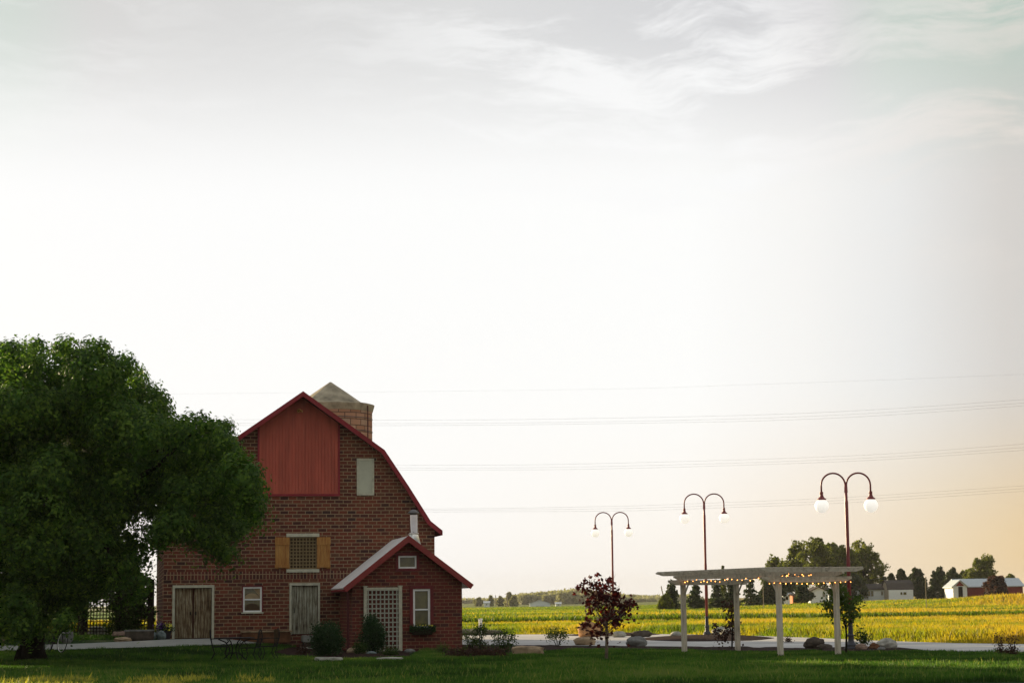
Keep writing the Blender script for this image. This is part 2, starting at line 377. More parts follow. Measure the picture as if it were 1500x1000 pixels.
M['lawn_blade'] = leafmat('lawn_grass', [(0.0,(0.016,0.044,0.006)),(0.55,(0.054,0.125,0.014)),(0.85,(0.095,0.175,0.024)),(0.93,(0.18,0.20,0.06)),(1.0,(0.55,0.46,0.06))], 0.4)  # top stop puts sunlight into the colour of the lower-left blades
M['field_blade'] = leafmat('field_grass', [(0.0,(0.03,0.06,0.006)),(0.35,(0.14,0.21,0.012)),(0.62,(0.33,0.29,0.020)),(0.85,(0.44,0.34,0.03)),(1.0,(0.38,0.26,0.035))], 0.5, (1.35,1.3,0.6))
M['flower_y'] = pmat('yellow_petals', (0.65,0.60,0.08), 0.7)
M['flower_p'] = pmat('purple_petals', (0.09,0.03,0.16), 0.7)
M['flower_o'] = pmat('orange_petals', (0.7,0.25,0.05), 0.7)
M['pot'] = pmat('dark_pot', (0.03,0.025,0.03), 0.7)
M['white_siding'] = pmat('white_siding', (0.68,0.72,0.69), 0.7, var=0.06)
M['tan_siding'] = pmat('tan_siding', (0.33,0.28,0.2), 0.8)
M['grey_roof'] = pmat('dark_grey_shingle', (0.075,0.065,0.055), 0.9, var=0.15)
M['tin_roof'] = pmat('pale_tin_roof', (0.42,0.46,0.45), 0.5, 0.2, var=0.08)
M['red_far'] = pmat('faded_red_boards', (0.19,0.035,0.028), 0.8, var=0.2)
M['orange_far'] = pmat('orange_boards', (0.50,0.17,0.06), 0.8)
def groundmat(name, field):
    m = bpy.data.materials.new(name); m.use_nodes = True; t = NT(m.node_tree)
    g = t.add('ShaderNodeNewGeometry').outputs['Position']
    n1 = t.noise(t.mapping(g, (0.03, 0.05, 1) if field else (0.5,0.5,1)), 1.0, 6, 0.6)
    n2 = t.noise(g, 3.0, 5, 0.7)
    if field:
        sp = t.add('ShaderNodeSeparateXYZ'); t.l.new(g, sp.inputs[0])
        yy = t.math('ADD', sp.outputs[1], t.math('MULTIPLY', t.math('SUBTRACT', n1, 0.5), 60.0))
        crop = t.mix(maprange(t, yy, 230, 260, smooth=True), (0.25,0.27,0.035,1), (0.105,0.17,0.018,1))
        crop = t.mix(maprange(t, yy, 640, 900, smooth=True), crop, (0.16,0.18,0.05,1))
        gold = t.mix(maprange(t, n1, 0.40, 0.62, smooth=True), (0.12,0.13,0.012,1), (0.50,0.34,0.03,1))
        xr = t.math('SUBTRACT', sp.outputs[0], t.math('MULTIPLY', sp.outputs[1], 0.09))
        c = t.mix(maprange(t, xr, -4, 12, smooth=True), crop, gold)
        c = t.mix(t.math('MULTIPLY', n2, 0.35), c, (0.05,0.075,0.015,1))
    else:
        c = t.mix(n1, (0.010,0.026,0.004,1), (0.02,0.045,0.007,1))
    p = t.add('ShaderNodeBsdfPrincipled'); t.l.new(c, p.inputs['Base Color']); p.inputs['Roughness'].default_value = 0.95; p.inputs['Specular IOR Level'].default_value = 0.05
    bp = t.add('ShaderNodeBump'); bp.inputs['Strength'].default_value = 1.0; bp.inputs['Distance'].default_value = 0.25 if field else 0.05
    t.l.new(n2, bp.inputs['Height']); t.l.new(bp.outputs[0], p.inputs['Normal'])
    o = t.add('ShaderNodeOutputMaterial'); t.l.new(p.outputs[0], o.inputs[0]); return m
M['lawn_ground'] = groundmat('lawn_soil', False); M['field_ground'] = groundmat('field_cover', True)
# ------------------------------------------------------------------ ground, driveway, path, beds
near_edge = [(560,943),(680,944),(800,945.5),(900,946),(1000,947),(1100,948.5),(1200,949.5),(1300,951.5),(1400,955),(1500,957),(1640,960)]
far_edge  = [(560,928),(680,929.5),(800,929),(900,928),(1000,929),(1100,931),(1200,934.5),(1300,939),(1400,942),(1500,943.5),(1640,945)]
def interp_poly(pl, x):
    for (x0,y0),(x1,y1) in zip(pl, pl[1:]):
        if x0 <= x <= x1: return y0 + (y1-y0)*(x-x0)/(x1-x0)
    return pl[0][1] if x < pl[0][0] else pl[-1][1]
ne = [gr(*p) for p in near_edge]; fe = [gr(*p) for p in far_edge]
mid = [(0.5*(a.x+b.x), 0.5*(a.y+b.y)) for a, b in zip(ne, fe)]
def ymid(x):
    if x <= mid[0][0]: return mid[0][1]
    if x >= mid[-1][0]: return mid[-1][1]
    for (x0,y0),(x1,y1) in zip(mid, mid[1:]):
        if x0 <= x <= x1: return y0+(y1-y0)*(x-x0)/(x1-x0)
def pl_y(pts, x):
    if x <= pts[0].x: return pts[0].y
    if x >= pts[-1].x: return pts[-1].y
    for a, b in zip(pts, pts[1:]):
        if a.x <= x <= b.x: return a.y+(b.y-a.y)*(x-a.x)/(b.x-a.x)
ys = list(np.arange(-30, 20, 5.0)) + list(np.arange(20, 110, 1.0)) + list(np.arange(110, 300, 4.0)) + list(np.geomspace(300, 4300, 40))
xs = np.concatenate([-np.geomspace(45, 4000, 24)[::-1], np.arange(-44, 110, 1.0), np.geomspace(110, 4000, 24)])
xs = list(xs)
def sheet(name, sel, mat):
    idx = {}; V = []; F = []
    for j in range(len(ys)-1):
        for i in range(len(xs)-1):
            cx, cy = 0.5*(xs[i]+xs[i+1]), 0.5*(ys[j]+ys[j+1])
            if not sel(cx, cy): continue
            q = []
            for a, b in ((i,j),(i+1,j),(i+1,j+1),(i,j+1)):
                if (a,b) not in idx:
                    idx[(a,b)] = len(V); V.append((xs[a], ys[b], zt(xs[a], ys[b])))
                q.append(idx[(a,b)])
            F.append(q)
    o = npmesh(name, np.array(V), np.array(F), mat)
    for p in o.data.polygons: p.use_smooth = True
    return tag(o, kind='structure')
sheet('lawn', lambda x, y: y < ymid(x), M['lawn_ground'])
sheet('field', lambda x, y: y >= ymid(x), M['field_ground'])
def strip(name, nearp, farp, mat, lift=0.012, n=60, m=4, x0=None, x1=None, kind='structure', wob=0.0):
    """draped strip between two pixel edges"""
    x0 = x0 if x0 is not None else nearp[0][0]; x1 = x1 if x1 is not None else nearp[-1][0]
    mb = MB(); rows = []
    for i in range(n+1):
        x = x0 + (x1-x0)*i/n
        wn = wob*noise.noise(Vector((x*0.06, 1.3, 0))); wf = wob*noise.noise(Vector((x*0.06, 7.3, 0)))
        a = gr(x, interp_poly(nearp, x)+wn); b = gr(x, interp_poly(farp, x)+wf)
        r = []
        for k in range(m+1):
            p = a.lerp(b, k/m); r.append(Vector((p.x, p.y, zt(p.x, p.y)+lift)))
        rows.append(r)
    for i in range(n):
        for k in range(m): mb.face([rows[i][k], rows[i+1][k], rows[i+1][k+1], rows[i][k+1]])
    o = build(name, mb, mat); bm = bmesh.new(); bm.from_mesh(o.data); bmesh.ops.remove_doubles(bm, verts=bm.verts, dist=0.002)
    bm.normal_update()
    if bm.faces and sum(f.normal.z for f in bm.faces) < 0: bmesh.ops.reverse_faces(bm, faces=bm.faces)
    bm.to_mesh(o.data); bm.free()
    return tag(o, kind=kind)
strip('driveway', near_edge, far_edge, M['gravel'], 0.02, 90, 8)
path_n = [(-60,954),(0,953.5),(108,951.5),(243,947.5),(330,944.5),(391,942.5),(440,942)]
path_f = [(-60,948),(0,946.5),(108,943.5),(200,939.5),(243,937.2),(310,935.5),(391,937.5),(440,937)]
strip('path', path_n, path_f, M['concrete'], 0.03, 60, 3)
strip('mulch_bed', [(676,960),(700,958),(760,956),(840,951),(1000,951.5),(1080,955),(1130,955),(1200,952.5)], [(676,946),(760,945),(900,947),(1000,948),(1080,948),(1130,948.5),(1200,950.2)], M['mulch'], 0.035, 60, 3, wob=2.0)
strip('mulch_bed', [(402,956),(440,962),(500,966),(600,962)], [(402,950),(440,948),(500,948),(600,952)], M['mulch'], 0.03, 30, 3, wob=1.5)
strip('mulch_bed', [(1205,955),(1240,955),(1300,954),(1350,953)], [(1205,950.3),(1240,947.5),(1300,948),(1350,952.4)], M['mulch'], 0.04, 30, 3, wob=0.8)
# raised islands under the two far lamps
def island(px, py, wx, wy, h):
    c = gr(px, py); mb = MB(); n = 28; rings = 6; b = []
    for r in range(rings+1):
        k = r/rings
        b.append([Vector((c.x+wx*k*math.cos(2*math.pi*i/n)*(1+0.12*math.sin(3*2*math.pi*i/n)), c.y+wy*k*math.sin(2*math.pi*i/n), c.z-0.02+h*(1-k**2.2))) for i in range(n)])
    for r in range(rings):
        for i in range(n): mb.face([b[r][i], b[r][(i+1)%n], b[r+1][(i+1)%n], b[r+1][i]][:4])
    return tag(build('mulch_island', mb, M['mulch'], smooth=True), kind='structure'), c
island(1035, 936, 3.2, 5.5, 0.22)
island(899, 930, 2.6, 4.5, 0.16)
# ------------------------------------------------------------------ leaves
rng = np.random.default_rng(7)
def leafquads(P, size, rng, aspect=0.55, upbias=0.0, N=None):
    n = len(P)
    if N is None:
        a = rng.normal(size=(n,3)); a /= np.linalg.norm(a, axis=1)[:,None]
    else:   # blades face outward and up from their branch
        q = N + rng.normal(size=(n,3))*0.30; q /= np.linalg.norm(q, axis=1)[:,None]
        a = np.cross(q, rng.normal(size=(n,3))); a /= np.linalg.norm(a, axis=1)[:,None]
    b = rng.normal(size=(n,3)); b[:,2] += upbias
    if N is not None: b = np.cross(q, a)
    b -= a*np.sum(a*b, axis=1)[:,None]; b /= np.linalg.norm(b, axis=1)[:,None]
    s = (size*rng.uniform(0.6, 1.3, n))[:,None]
    V = np.stack([P - b*s*0.5, P + a*s*0.5*aspect, P + b*s*0.5, P - a*s*0.5*aspect], axis=1).reshape(-1,3)
    F = np.arange(4*n).reshape(-1,4)
    return V, F
def spray_points(c, r, nspray, nleaf, spread, rng, droop=0.0, shell=0.55):
    """leaves grouped in sprays spread through the outer part of an ellipsoid"""
    d = rng.normal(size=(nspray,3)); d /= np.linalg.norm(d, axis=1)[:,None]
    k = rng.uniform(shell**3, 1.0, nspray)**(1/3); k = np.where(rng.uniform(0,1,nspray) < 0.10, k*1.16, k)
    S0 = np.array(c)[None,:] + d*k[:,None]*np.array(r)[None,:]
    L = rng.normal(size=(nspray, nleaf, 3))*np.array(spread)[None,None,:]
    # leaves sit on a dome over the spray
    L[:,:,2] -= droop*(L[:,:,0]**2+L[:,:,1]**2)/ (spread[0]+1e-6)
    tint = np.repeat(rng.uniform(0, 1, nspray), nleaf)*0.55 + rng.uniform(0, 0.45, nspray*nleaf)
    return (S0[:,None,:]+L).reshape(-1,3), tint
def limbs(mb, base, top, targets, r0, seed=0, n=8, bend=0.15):
    rnd = random.Random(seed); base = Vector(base); top = Vector(top)
    H = (top-base).length; pts = []
    for i in range(6):
        k = i/5; p = base.lerp(top, k) + Vector((rnd.uniform(-1,1), rnd.uniform(-1,1), 0))*H*0.025*(1 if 0<i else 0); pts.append(p)
    rad = [r0*1.25, r0*0.95] + [r0*(0.9-0.12*i) for i in range(1,5)]
    mb.tube(pts, rad, n)
    for tg in targets:
        tg = Vector(tg); k = rnd.uniform(0.55, 1.0); s0 = base.lerp(top, k); mid_ = s0.lerp(tg, 0.5) + Vector((rnd.uniform(-1,1), rnd.uniform(-1,1), rnd.uniform(0,1)))*bend*(tg-s0).length
        mb.tube([s0, s0.lerp(mid_, 0.5), mid_, mid_.lerp(tg, 0.6), tg], [r0*0.42, r0*0.34, r0*0.24, r0*0.14, r0*0.05], 5)
    return mb
# ------------------------------------------------------------------ the big leafy tree
TD = 58.5
def big_tree():
    k = ppm(TD); base = gr(44, 966)
    t_ = thing('ash_tree', base, 'huge dense dark green tree with thick trunk filling the left side of the picture', 'tree')
    rnd = random.Random(3); lobes = []
    # (px, py, radius px) silhouettes of foliage masses; depth is spread around the trunk
    L = [(-40,560,60),(20,545,48),(70,530,42),(120,535,44),(165,560,42),(200,590,36),(150,610,60),(90,600,65),(30,620,70),(-30,640,70),
         (225,615,32),(262,632,34),(300,645,36),(322,655,30),(340,690,34),(355,715,32),(350,745,30),(325,765,30),(318,792,22),(333,806,12),
         (290,700,44),(250,680,46),(205,665,46),(160,690,55),(100,690,60),(40,710,65),(-25,725,65),(275,745,38),(240,730,32),(290,775,20),
         (145,745,42),(90,770,52),(30,790,60),(-30,800,60),(120,800,40),(85,830,40),(20,850,45),(-30,870,40),(150,790,26),(60,880,24),(100,868,26),(215,700,30),
         (240,775,18),(262,768,18),(366,735,20),(362,700,20),(55,505,20),(100,503,16),(140,508,16),(15,515,20),(-10,520,20),(180,535,20),(300,618,14),(325,622,14)]
    L2 = []
    for (x, y, r) in L:
        if r < 34: L2.append((x, y, r)); continue
        m_ = max(2, int((r/32.0)**2*1.5))
        for q in range(m_):
            th_ = q*2.39996; rr_ = r*0.80*math.sqrt((q+0.5)/m_); L2.append((x+rr_*math.cos(th_), y+rr_*math.sin(th_), rnd.uniform(23, 38)))
    L2 += [(30,880,22),(75,868,24),(110,880,20),(8,885,22),(95,850,24),(60,900,14),(135,862,18),(-20,890,26),(118,842,24),(150,840,20),(165,812,18),(30,908,20),(62,912,15),(8,908,22),(92,905,15),(-15,915,22)]
    SP = [(185,770,20),(198,795,18),(188,822,16),(205,850,13),(178,850,14),(214,815,10),(196,872,10),(232,768,18),(220,792,13)]
    L2 += SP
    L2 = [(x, max(y, (496 if x < 40 else 490)+r) if x < 155 else y, r) if (x, y, r) not in SP else (x, y, r) for (x, y, r) in L2]
    for (x, y, r) in L2:
        for q in range(2 if r > 27 else 1):
            dd = rnd.uniform(-4.2, 1.0) if q == 0 else rnd.uniform(1.0, 4.5)
            c = at(x, y, D=TD+dd); rr = r/k*(1.0 if q == 0 else 0.9)
            lobes.append((c, (rr, rr*1.05, rr*0.92), 0.5 if (x, y, r) in SP else 1.0))
    # the rest of the crown beyond the left edge of the frame
    for i in range(16):
        lobes.append((Vector((rnd.uniform(-24,-18), TD+rnd.uniform(-4,5), rnd.uniform(2.5, 8.2))), (1.7,1.7,1.5), 1.0))
    mb = MB(); limbs(mb, base - Vector((0,0,0.1)), at(60, 700, D=TD), [l[0] for l in lobes[::11]], 0.29, 5, 12)
    # root flare
    for a in range(5):
        th = a*1.3; mb.tube([base+Vector((0,0,0.7)), base+Vector((math.cos(th)*0.35, math.sin(th)*0.35, 0.2)), base+Vector((math.cos(th)*0.55, math.sin(th)*0.55, -0.08))], [0.24,0.16,0.06], 6)
    build('trunk', mb, M['bark'], t_, smooth=True)
    PV, PA, PN = [], [], []
    for c, r, dn in lobes:
        vol = r[0]**2
        ns = int((125*vol+10)*dn)
        P, A = spray_points(c, r, ns, 26, (0.145,0.145,0.08), rng, 0.45, 0.84)
        Nn = (P-np.array(c)[None,:])/np.array(r)[None,:]; Nn[:,2] += 0.55; Nn /= np.linalg.norm(Nn, axis=1)[:,None]
        PV.append(P); PA.append(A); PN.append(Nn)
    P = np.concatenate(PV); A = np.concatenate(PA)
    V, F = leafquads(P, 0.125, rng, 0.55, N=np.concatenate(PN))
    npmesh('crown', V, F, M['leaf'], t_, A)
    return len(P)
NBIG = big_tree()
def simple_tree(name, label, cat, px, ybase, ytop, wpx, D, mat, kind='round', group=None, leaf=None, dens=1.0, seed=0, bark='bark', z=None):
    """a tree standing at distance D, sized from its outline"""
    rnd = random.Random(seed*31+int(px)); rg = np.random.default_rng(abs(seed*17+int(px)+5))
    b = at(px, ybase, D=D); b.z = zt(b.x, b.y) if z is None else z
    H = (at(px, ytop, D=D).z - b.z); W = wpx/ppm(D)
    t_ = thing(name, b, label, cat, group)
    mb = MB(); PV=[]; PA=[]
    lf = leaf or max(0.16, D/650.0)
    if kind == 'conifer':
        mb.tube([b-Vector((0,0,0.2)), b+Vector((0,0,H*0.97))], [0.03*H, 0.004*H], 6)
        nl = max(7, int(H/0.8))
        for i in range(nl):
            kk = i/(nl-1); zc = b.z+H*(0.10+0.86*kk); rr = W*0.5*(1-kk)**0.8*rnd.uniform(0.78,1.12)+0.04*W
            nb = max(3, int(9*(1-kk))+3)
            for j in range(nb):
                th = rnd.uniform(0, 6.28); ln = rr*rnd.uniform(0.7,1.1)
                m = int(22*dens)+4; tt = rg.uniform(0.15, 1, m)
                Q = np.stack([b.x+math.cos(th)*ln*tt, b.y+math.sin(th)*ln*tt, zc-0.16*ln*tt+0*tt], 1)+rg.normal(size=(m,3))*np.array([0.10*rr+0.08,0.10*rr+0.08,0.05*H/nl+0.12])
                PV.append(Q); PA.append(np.full(m, rnd.random())*0.6+rg.uniform(0,0.4,m))
    else:
        low = 0.26 if kind == 'round' else (0.08 if kind == 'bushy' else 0.36)
        lobes = []
        n = 30
        for i in range(n):
            kk = (i+0.5)/n; env = math.sin(math.pi*min(1, max(0.12, (0.10+0.9*kk)))**0.8)
            zc = b.z + H*(low+(0.9-low)*kk); rad = W*0.5*max(0.3, env)
            th = i*2.4; rr = rad*rnd.uniform(0.15, 1.1)
            s = W*rnd.uniform(0.09,0.19)
            lobes.append((Vector((b.x+math.cos(th)*rr, b.y+math.sin(th)*rr, zc+rnd.uniform(-0.09,0.09)*H)), (s, s, min(s, H*0.13))))
        limbs(mb, b-Vector((0,0,0.2)), b+Vector((0,0,H*0.62)), [l[0] for l in lobes], 0.022*H+0.05, seed, 6)
        for c, r in lobes:
            ns = int(14*dens)+4
            P, A = spray_points(c, r, ns, 14, (0.16*r[0]+0.07,)*2+(0.10*r[0]+0.05,), rg, 0.3, 0.3)
            PV.append(P); PA.append(A)
    build('trunk', mb, M[bark], t_)
    P = np.concatenate(PV); A = np.concatenate(PA)
    V, F = leafquads(P, lf, rg, 0.7)
    npmesh('crown', V, F, M[mat], t_, A)
    return t_
# ------------------------------------------------------------------ the barn's own axes
AL = R(11.0)
BU = Vector((math.cos(AL), math.sin(AL), 0)); BW = Vector((-math.sin(AL), math.cos(AL), 0)); BZ = Vector((0,0,1))
BO = at(239, 930, D=73.5); BO.z = 0.0
def bp(u, w_, z): return BO + BU*u + BW*w_ + Vector((0,0,z))
def fac(px, py, w_=0.0):
    """pixel -> (u, z) on the vertical plane at depth w_"""
    d = ray(px, py); o = Vector((0,0,EYE)) - (BO + BW*w_)
    k = -o.dot(BW)/d.dot(BW); p = o + d*k
    return p.dot(BU), p.z
AX = (BU, BW, BZ)
def rect(px0, py0, px1, py1, w_=0.0):
    ym, xm = 0.5*(py0+py1), 0.5*(px0+px1)
    return fac(px0, ym, w_)[0], fac(xm, py1, w_)[1], fac(px1, ym, w_)[0], fac(xm, py0, w_)[1]   # u0,z0,u1,z1
def fbox(mb, u0, z0, u1, z1, w0, w1):
    return mb.box(bp((u0+u1)/2, (w0+w1)/2, (z0+z1)/2), (abs(u1-u0), abs(w1-w0), abs(z1-z0)), AX)
def wall_prism(name, prof, w0, w1, holes, hd, mat, parent):
    """closed wall body with brick UVs in metres and real recesses for its openings"""
    mb = MB(); n = len(prof)
    mb.face([bp(u, w0, z) for u, z in prof], [(u, z) for u, z in prof])
    mb.face([bp(u, w1, z) for u, z in prof][::-1], [(u, z) for u, z in prof][::-1])
    for i in range(n):
        (ua, za), (ub, zb) = prof[i], prof[(i+1) % n]
        if abs(ua-ub) < 0.02: uv = [(w0+0.1, za), (w0+0.1, zb), (w1+0.1, zb), (w1+0.1, za)]
        else: uv = [(ua, za), (ub, zb), (ub, zb), (ua, za)]
        mb.face([bp(ua, w0, za), bp(ub, w0, zb), bp(ub, w1, zb), bp(ua, w1, za)], uv)
    o = build(name, mb, mat, parent)
    bm = bmesh.new(); bm.from_mesh(o.data); bmesh.ops.remove_doubles(bm, verts=bm.verts, dist=1e-4); bmesh.ops.recalc_face_normals(bm, faces=bm.faces); bm.to_mesh(o.data); bm.free()
    cut = MB()
    for (u0, z0, u1, z1) in holes: fbox(cut, u0, z0, u1, z1, w0-0.5, w0+hd)
    co = build('cutter', cut, mat, parent)
    md = o.modifiers.new('openings', 'BOOLEAN'); md.operation = 'DIFFERENCE'; md.object = co; md.solver = 'EXACT'
    bpy.context.view_layer.update()
    ev = o.evaluated_get(bpy.context.evaluated_depsgraph_get()); me = bpy.data.meshes.new_from_object(ev)
    o.modifiers.clear(); o.data = me; bpy.data.objects.remove(co)
    return o
# ------------------------------------------------------------------ barn
LB = 17.0
uR = fac(637, 860)[0]; uC = uR/2
barn = thing('brick_barn', bp(uC, 0, 0), 'large dark red brick barn with curved gambrel roof and red siding in its gable', 'barn')
rp = [fac(x, y, -0.35) for x, y in ((442,575),(562.5,659),(598.8,713.5),(630,763),(647.5,777))]
up = rp[0][0]; half = [(u-up, z) for u, z in rp]
outer = [(uC - h, z) for h, z in half[::-1]] + [(uC + h, z) for h, z in half[1:]]
th = 0.11
def inset(prof, d):
    out = []
    for i in range(len(prof)):
        a = Vector(prof[max(0,i-1)]); b = Vector(prof[i]); c = Vector(prof[min(len(prof)-1,i+1)])
        t1 = (b-a).normalized() if i>0 else (c-b).normalized(); t2 = (c-b).normalized() if i<len(prof)-1 else t1
        n1 = Vector((t1.y,-t1.x)); n2 = Vector((t2.y,-t2.x)); nn = (n1+n2).normalized(); kk = d/max(0.5, nn.dot(n1))
        out.append((b.x+nn.x*kk, b.y+nn.y*kk))
    return out
inner = inset(outer, th)
def zin(u):
    for a, b in zip(inner, inner[1:]):
        if a[0] <= u <= b[0]: return a[1]+(b[1]-a[1])*(u-a[0])/(b[0]-a[0])
    return inner[0][1]
wallprof = [(0.0, -0.4), (uR, -0.4), (uR, zin(uR)-0.005)] + [(u, z-0.005) for u, z in inner[::-1] if 0.02 < u < uR-0.02] + [(0.0, zin(0)-0.005)]
door1 = rect(256, 860.5, 310, 935); win1 = rect(356, 859, 383.5, 896); door2 = rect(427, 857, 465.5, 929)
lwin = rect(424, 786, 464, 833); pale = rect(522.5, 671.5, 547.8, 725)
wall_prism('wall', wallprof, 0.0, LB, [door1, win1, door2, lwin], 0.16, M['brick'], barn)
# soldier course, just proud of the wall
mb = MB(); zs = fac(300, 848.5)[1], fac(300, 837)[1]
mb.face([bp(0.0,-0.006,zs[0]), bp(uR-0.003,-0.006,zs[0]), bp(uR-0.003,-0.006,zs[1]), bp(0.0,-0.006,zs[1])], [(0,zs[0]),(uR,zs[0]),(uR,zs[1]),(0,zs[1])])
mb.prism([], Vector()) if False else None
o = build('soldier_course', mb, M['soldier'], barn)
# roof shell with a hood that leans out at the peak
mb = MB(); n = len(outer)
wf = [-0.28 - 0.30*max(0, 1-abs(outer[i][0]-uC)/4.5) for i in range(n)]
wf = [-0.32]*n; wf[n//2] = -0.75
for i in range(n-1):
    a, b, c, d = outer[i], outer[i+1], inner[i+1], inner[i]
    w0a, w0b = wf[i], wf[i+1]; wb = LB+0.35
    mb.face([bp(a[0],w0a,a[1]), bp(b[0],w0b,b[1]), bp(b[0],wb,b[1]), bp(a[0],wb,a[1])])
    mb.face([bp(d[0],w0a,d[1]), bp(c[0],w0b,c[1]), bp(c[0],wb,c[1]), bp(d[0],wb,d[1])])
    mb.face([bp(a[0],wb,a[1]), bp(b[0],wb,b[1]), bp(c[0],wb,c[1]), bp(d[0],wb,d[1])])
for i in (0, n-1):
    a, d = outer[i], inner[i]; mb.face([bp(a[0],wf[i],a[1]), bp(a[0],LB+0.35,a[1]), bp(d[0],LB+0.35,d[1]), bp(d[0],wf[i],d[1])])
roof = build('roof', mb, M['barn_roof'], barn)
# bargeboard along the rake
mb = MB(); ob = inset(outer, -0.012); ib = inset(outer, 0.15)
for i in range(n-1):
    P = []
    for (prof, k, dw) in ((ob,i,-0.04),(ob,i+1,-0.04),(ib,i+1,-0.04),(ib,i,-0.04),(ob,i,0.02),(ob,i+1,0.02),(ib,i+1,0.02),(ib,i,0.02)):
        P.append(bp(prof[k][0], wf[k]+dw, prof[k][1]))
    for q in ((0,1,2,3),(4,5,6,7),(0,1,5,4),(3,2,6,7),(0,3,7,4),(1,2,6,5)): mb.face([P[j] for j in q])
build('bargeboard', mb, M['red_trim'], barn)
# red ribbed siding
s0u = fac(380,680)[0]; s1u = fac(495,680)[0]; sz = fac(440,723)[1]
mb = MB(); nr = 24
for i in range(nr):
    a = s0u + (s1u-s0u)*i/nr; b = s0u + (s1u-s0u)*(i+1)/nr
    for (x0, x1, w0) in ((a, a+(b-a)*0.78, -0.050), (a+(b-a)*0.78, b, -0.032)):
        za, zb = zin(x0)-0.01, zin(x1)-0.01
        pts = [(x0, sz), (x1, sz), (x1, zb), (x0, za)]
        if x0 < uC < x1: pts = [(x0, sz), (x1, sz), (x1, zb), (uC, zin(uC)-0.01), (x0, za)]
        mb.prism([bp(u, w0, z) for u, z in pts], BW*(-0.001 - w0))
build('siding', mb, M['red_siding'], barn)
mb = MB()
for (a, b) in ((s0u-0.07, s0u-0.002), (s1u+0.002, s1u+0.07)):
    mb.prism([bp(a,-0.055,sz-0.09), bp(b,-0.055,sz-0.09), bp(b,-0.055,zin(b)-0.05), bp(a,-0.055,zin(a)-0.05)], BW*0.053)
fbox(mb, s0u-0.001, sz-0.09, s1u+0.001, sz-0.002, -0.055, -0.002)
build('siding_trim', mb, M['red_trim'], barn)
g = fac(437, 602); mb = MB(); mb.box(bp(g[0], -0.10, g[1]), (0.10,0.10,0.12), AX); mb.tube([bp(g[0],-0.15,g[1]), bp(g[0]+0.02,-0.3,g[1]+0.03), bp(g[0]+0.12,-0.36,g[1]-0.05)], [0.03,0.03,0.045], 8)
build('gable_light', mb, M['shutter'], barn)
# pale boarded window in the gable
def frame_box(mb, r, t_, w0, w1, sill=0.0):
    u0,z0,u1,z1 = r
    fbox(mb, u0-t_, z1, u1+t_, z1+t_, w0, w1); fbox(mb, u0-t_, z0-t_, u1+t_, z0, w0, w1)
    fbox(mb, u0-t_, z0, u0, z1, w0, w1); fbox(mb, u1, z0, u1+t_, z1, w0, w1)
pr = (pale[0]+0.07, pale[1]+0.07, pale[2]-0.07, pale[3]-0.07)
mb = MB(); frame_box(mb, pr, 0.07, -0.06, -0.002); fr = build('gable_window', mb, M['cream'], barn)
mb = MB(); fbox(mb, pr[0]+0.002, pr[1]+0.002, pr[2]-0.002, pr[3]-0.002, -0.03, -0.003); build('board', mb, M['pale_board'], fr)
# double door
def plank_leaf(mb, u0, z0, u1, z1, w_, n, gap=0.012):
    for i in range(n):
        a = u0+(u1-u0)*i/n+gap/2; b = u0+(u1-u0)*(i+1)/n-gap/2
        fbox(mb, a, z0, b, z1, w_-0.004*((i*7)%3), w_+0.03)
mb = MB(); u0,z0,u1,z1 = door1
fbox(mb, u0-0.09, z1, u1+0.09, z1+0.10, -0.05, 0.03); fbox(mb, u0-0.09, z0, u0, z1, -0.05, 0.03); fbox(mb, u1, z0, u1+0.09, z1, -0.05, 0.03)
build('door_frame', mb, M['cream'], barn)
um = (u0+u1)/2
for a, b in ((u0+0.015, um-0.025), (um+0.025, u1-0.015)):
    mb = MB(); plank_leaf(mb, a, z0+0.03, b, z1-0.02, 0.05, 5)
    lf = build('door', mb, M['door_a'], barn)
    mb = MB(); hx = b-0.07 if a < um-0.5 else a+0.07
    mb.box(bp(hx, 0.03, (z0+z1)/2), (0.03,0.05,0.12), AX); build('handle', mb, M['iron'], lf)
# single door
mb = MB(); u0,z0,u1,z1 = door2
fbox(mb, u0-0.08, z1, u1+0.08, z1+0.09, -0.05, 0.03); fbox(mb, u0-0.08, z0, u0, z1, -0.05, 0.03); fbox(mb, u1, z0, u1+0.08, z1, -0.05, 0.03)
build('door_frame', mb, M['cream'], barn)
mb = MB(); plank_leaf(mb, u0+0.01, z0+0.03, u1-0.01, z1-0.02, 0.05, 5)
lf = build('door', mb, M['door_b'], barn)
mb = MB(); mb.tube([bp(u0+0.10,0.03,(z0+z1)/2-0.1), bp(u0+0.10,-0.02,(z0+z1)/2-0.06), bp(u0+0.10,-0.02,(z0+z1)/2+0.06), bp(u0+0.10,0.03,(z0+z1)/2+0.1)], 0.012, 6); build('handle', mb, M['iron'], lf)
# sash window helper
def sash_window(parent, r, wo_, trim=None, frame=M['white'], midk=0.5, curtain=None, inner_t=0.06, dep=0.16):
    u0,z0,u1,z1 = r
    mb = MB(); ft = inner_t
    fbox(mb, u0, z1-ft, u1, z1, wo_-0.02, wo_+0.06); fbox(mb, u0, z0, u1, z0+ft, wo_-0.02, wo_+0.06)
    fbox(mb, u0, z0+ft, u0+ft, z1-ft, wo_-0.02, wo_+0.06); fbox(mb, u1-ft, z0+ft, u1, z1-ft, wo_-0.02, wo_+0.06)
    if midk: zm = z0+(z1-z0)*midk; fbox(mb, u0+ft, zm-0.025, u1-ft, zm+0.025, wo_-0.015, wo_+0.05)
    fr = build('window', mb, frame, parent)
    mb = MB(); fbox(mb, u0+ft+0.002, z0+ft+0.002, u1-ft-0.002, z1-ft-0.002, wo_+0.055, wo_+0.065)
    build('pane', mb, M['glass'], fr)
    return fr
fr = sash_window(barn, win1, 0.02)
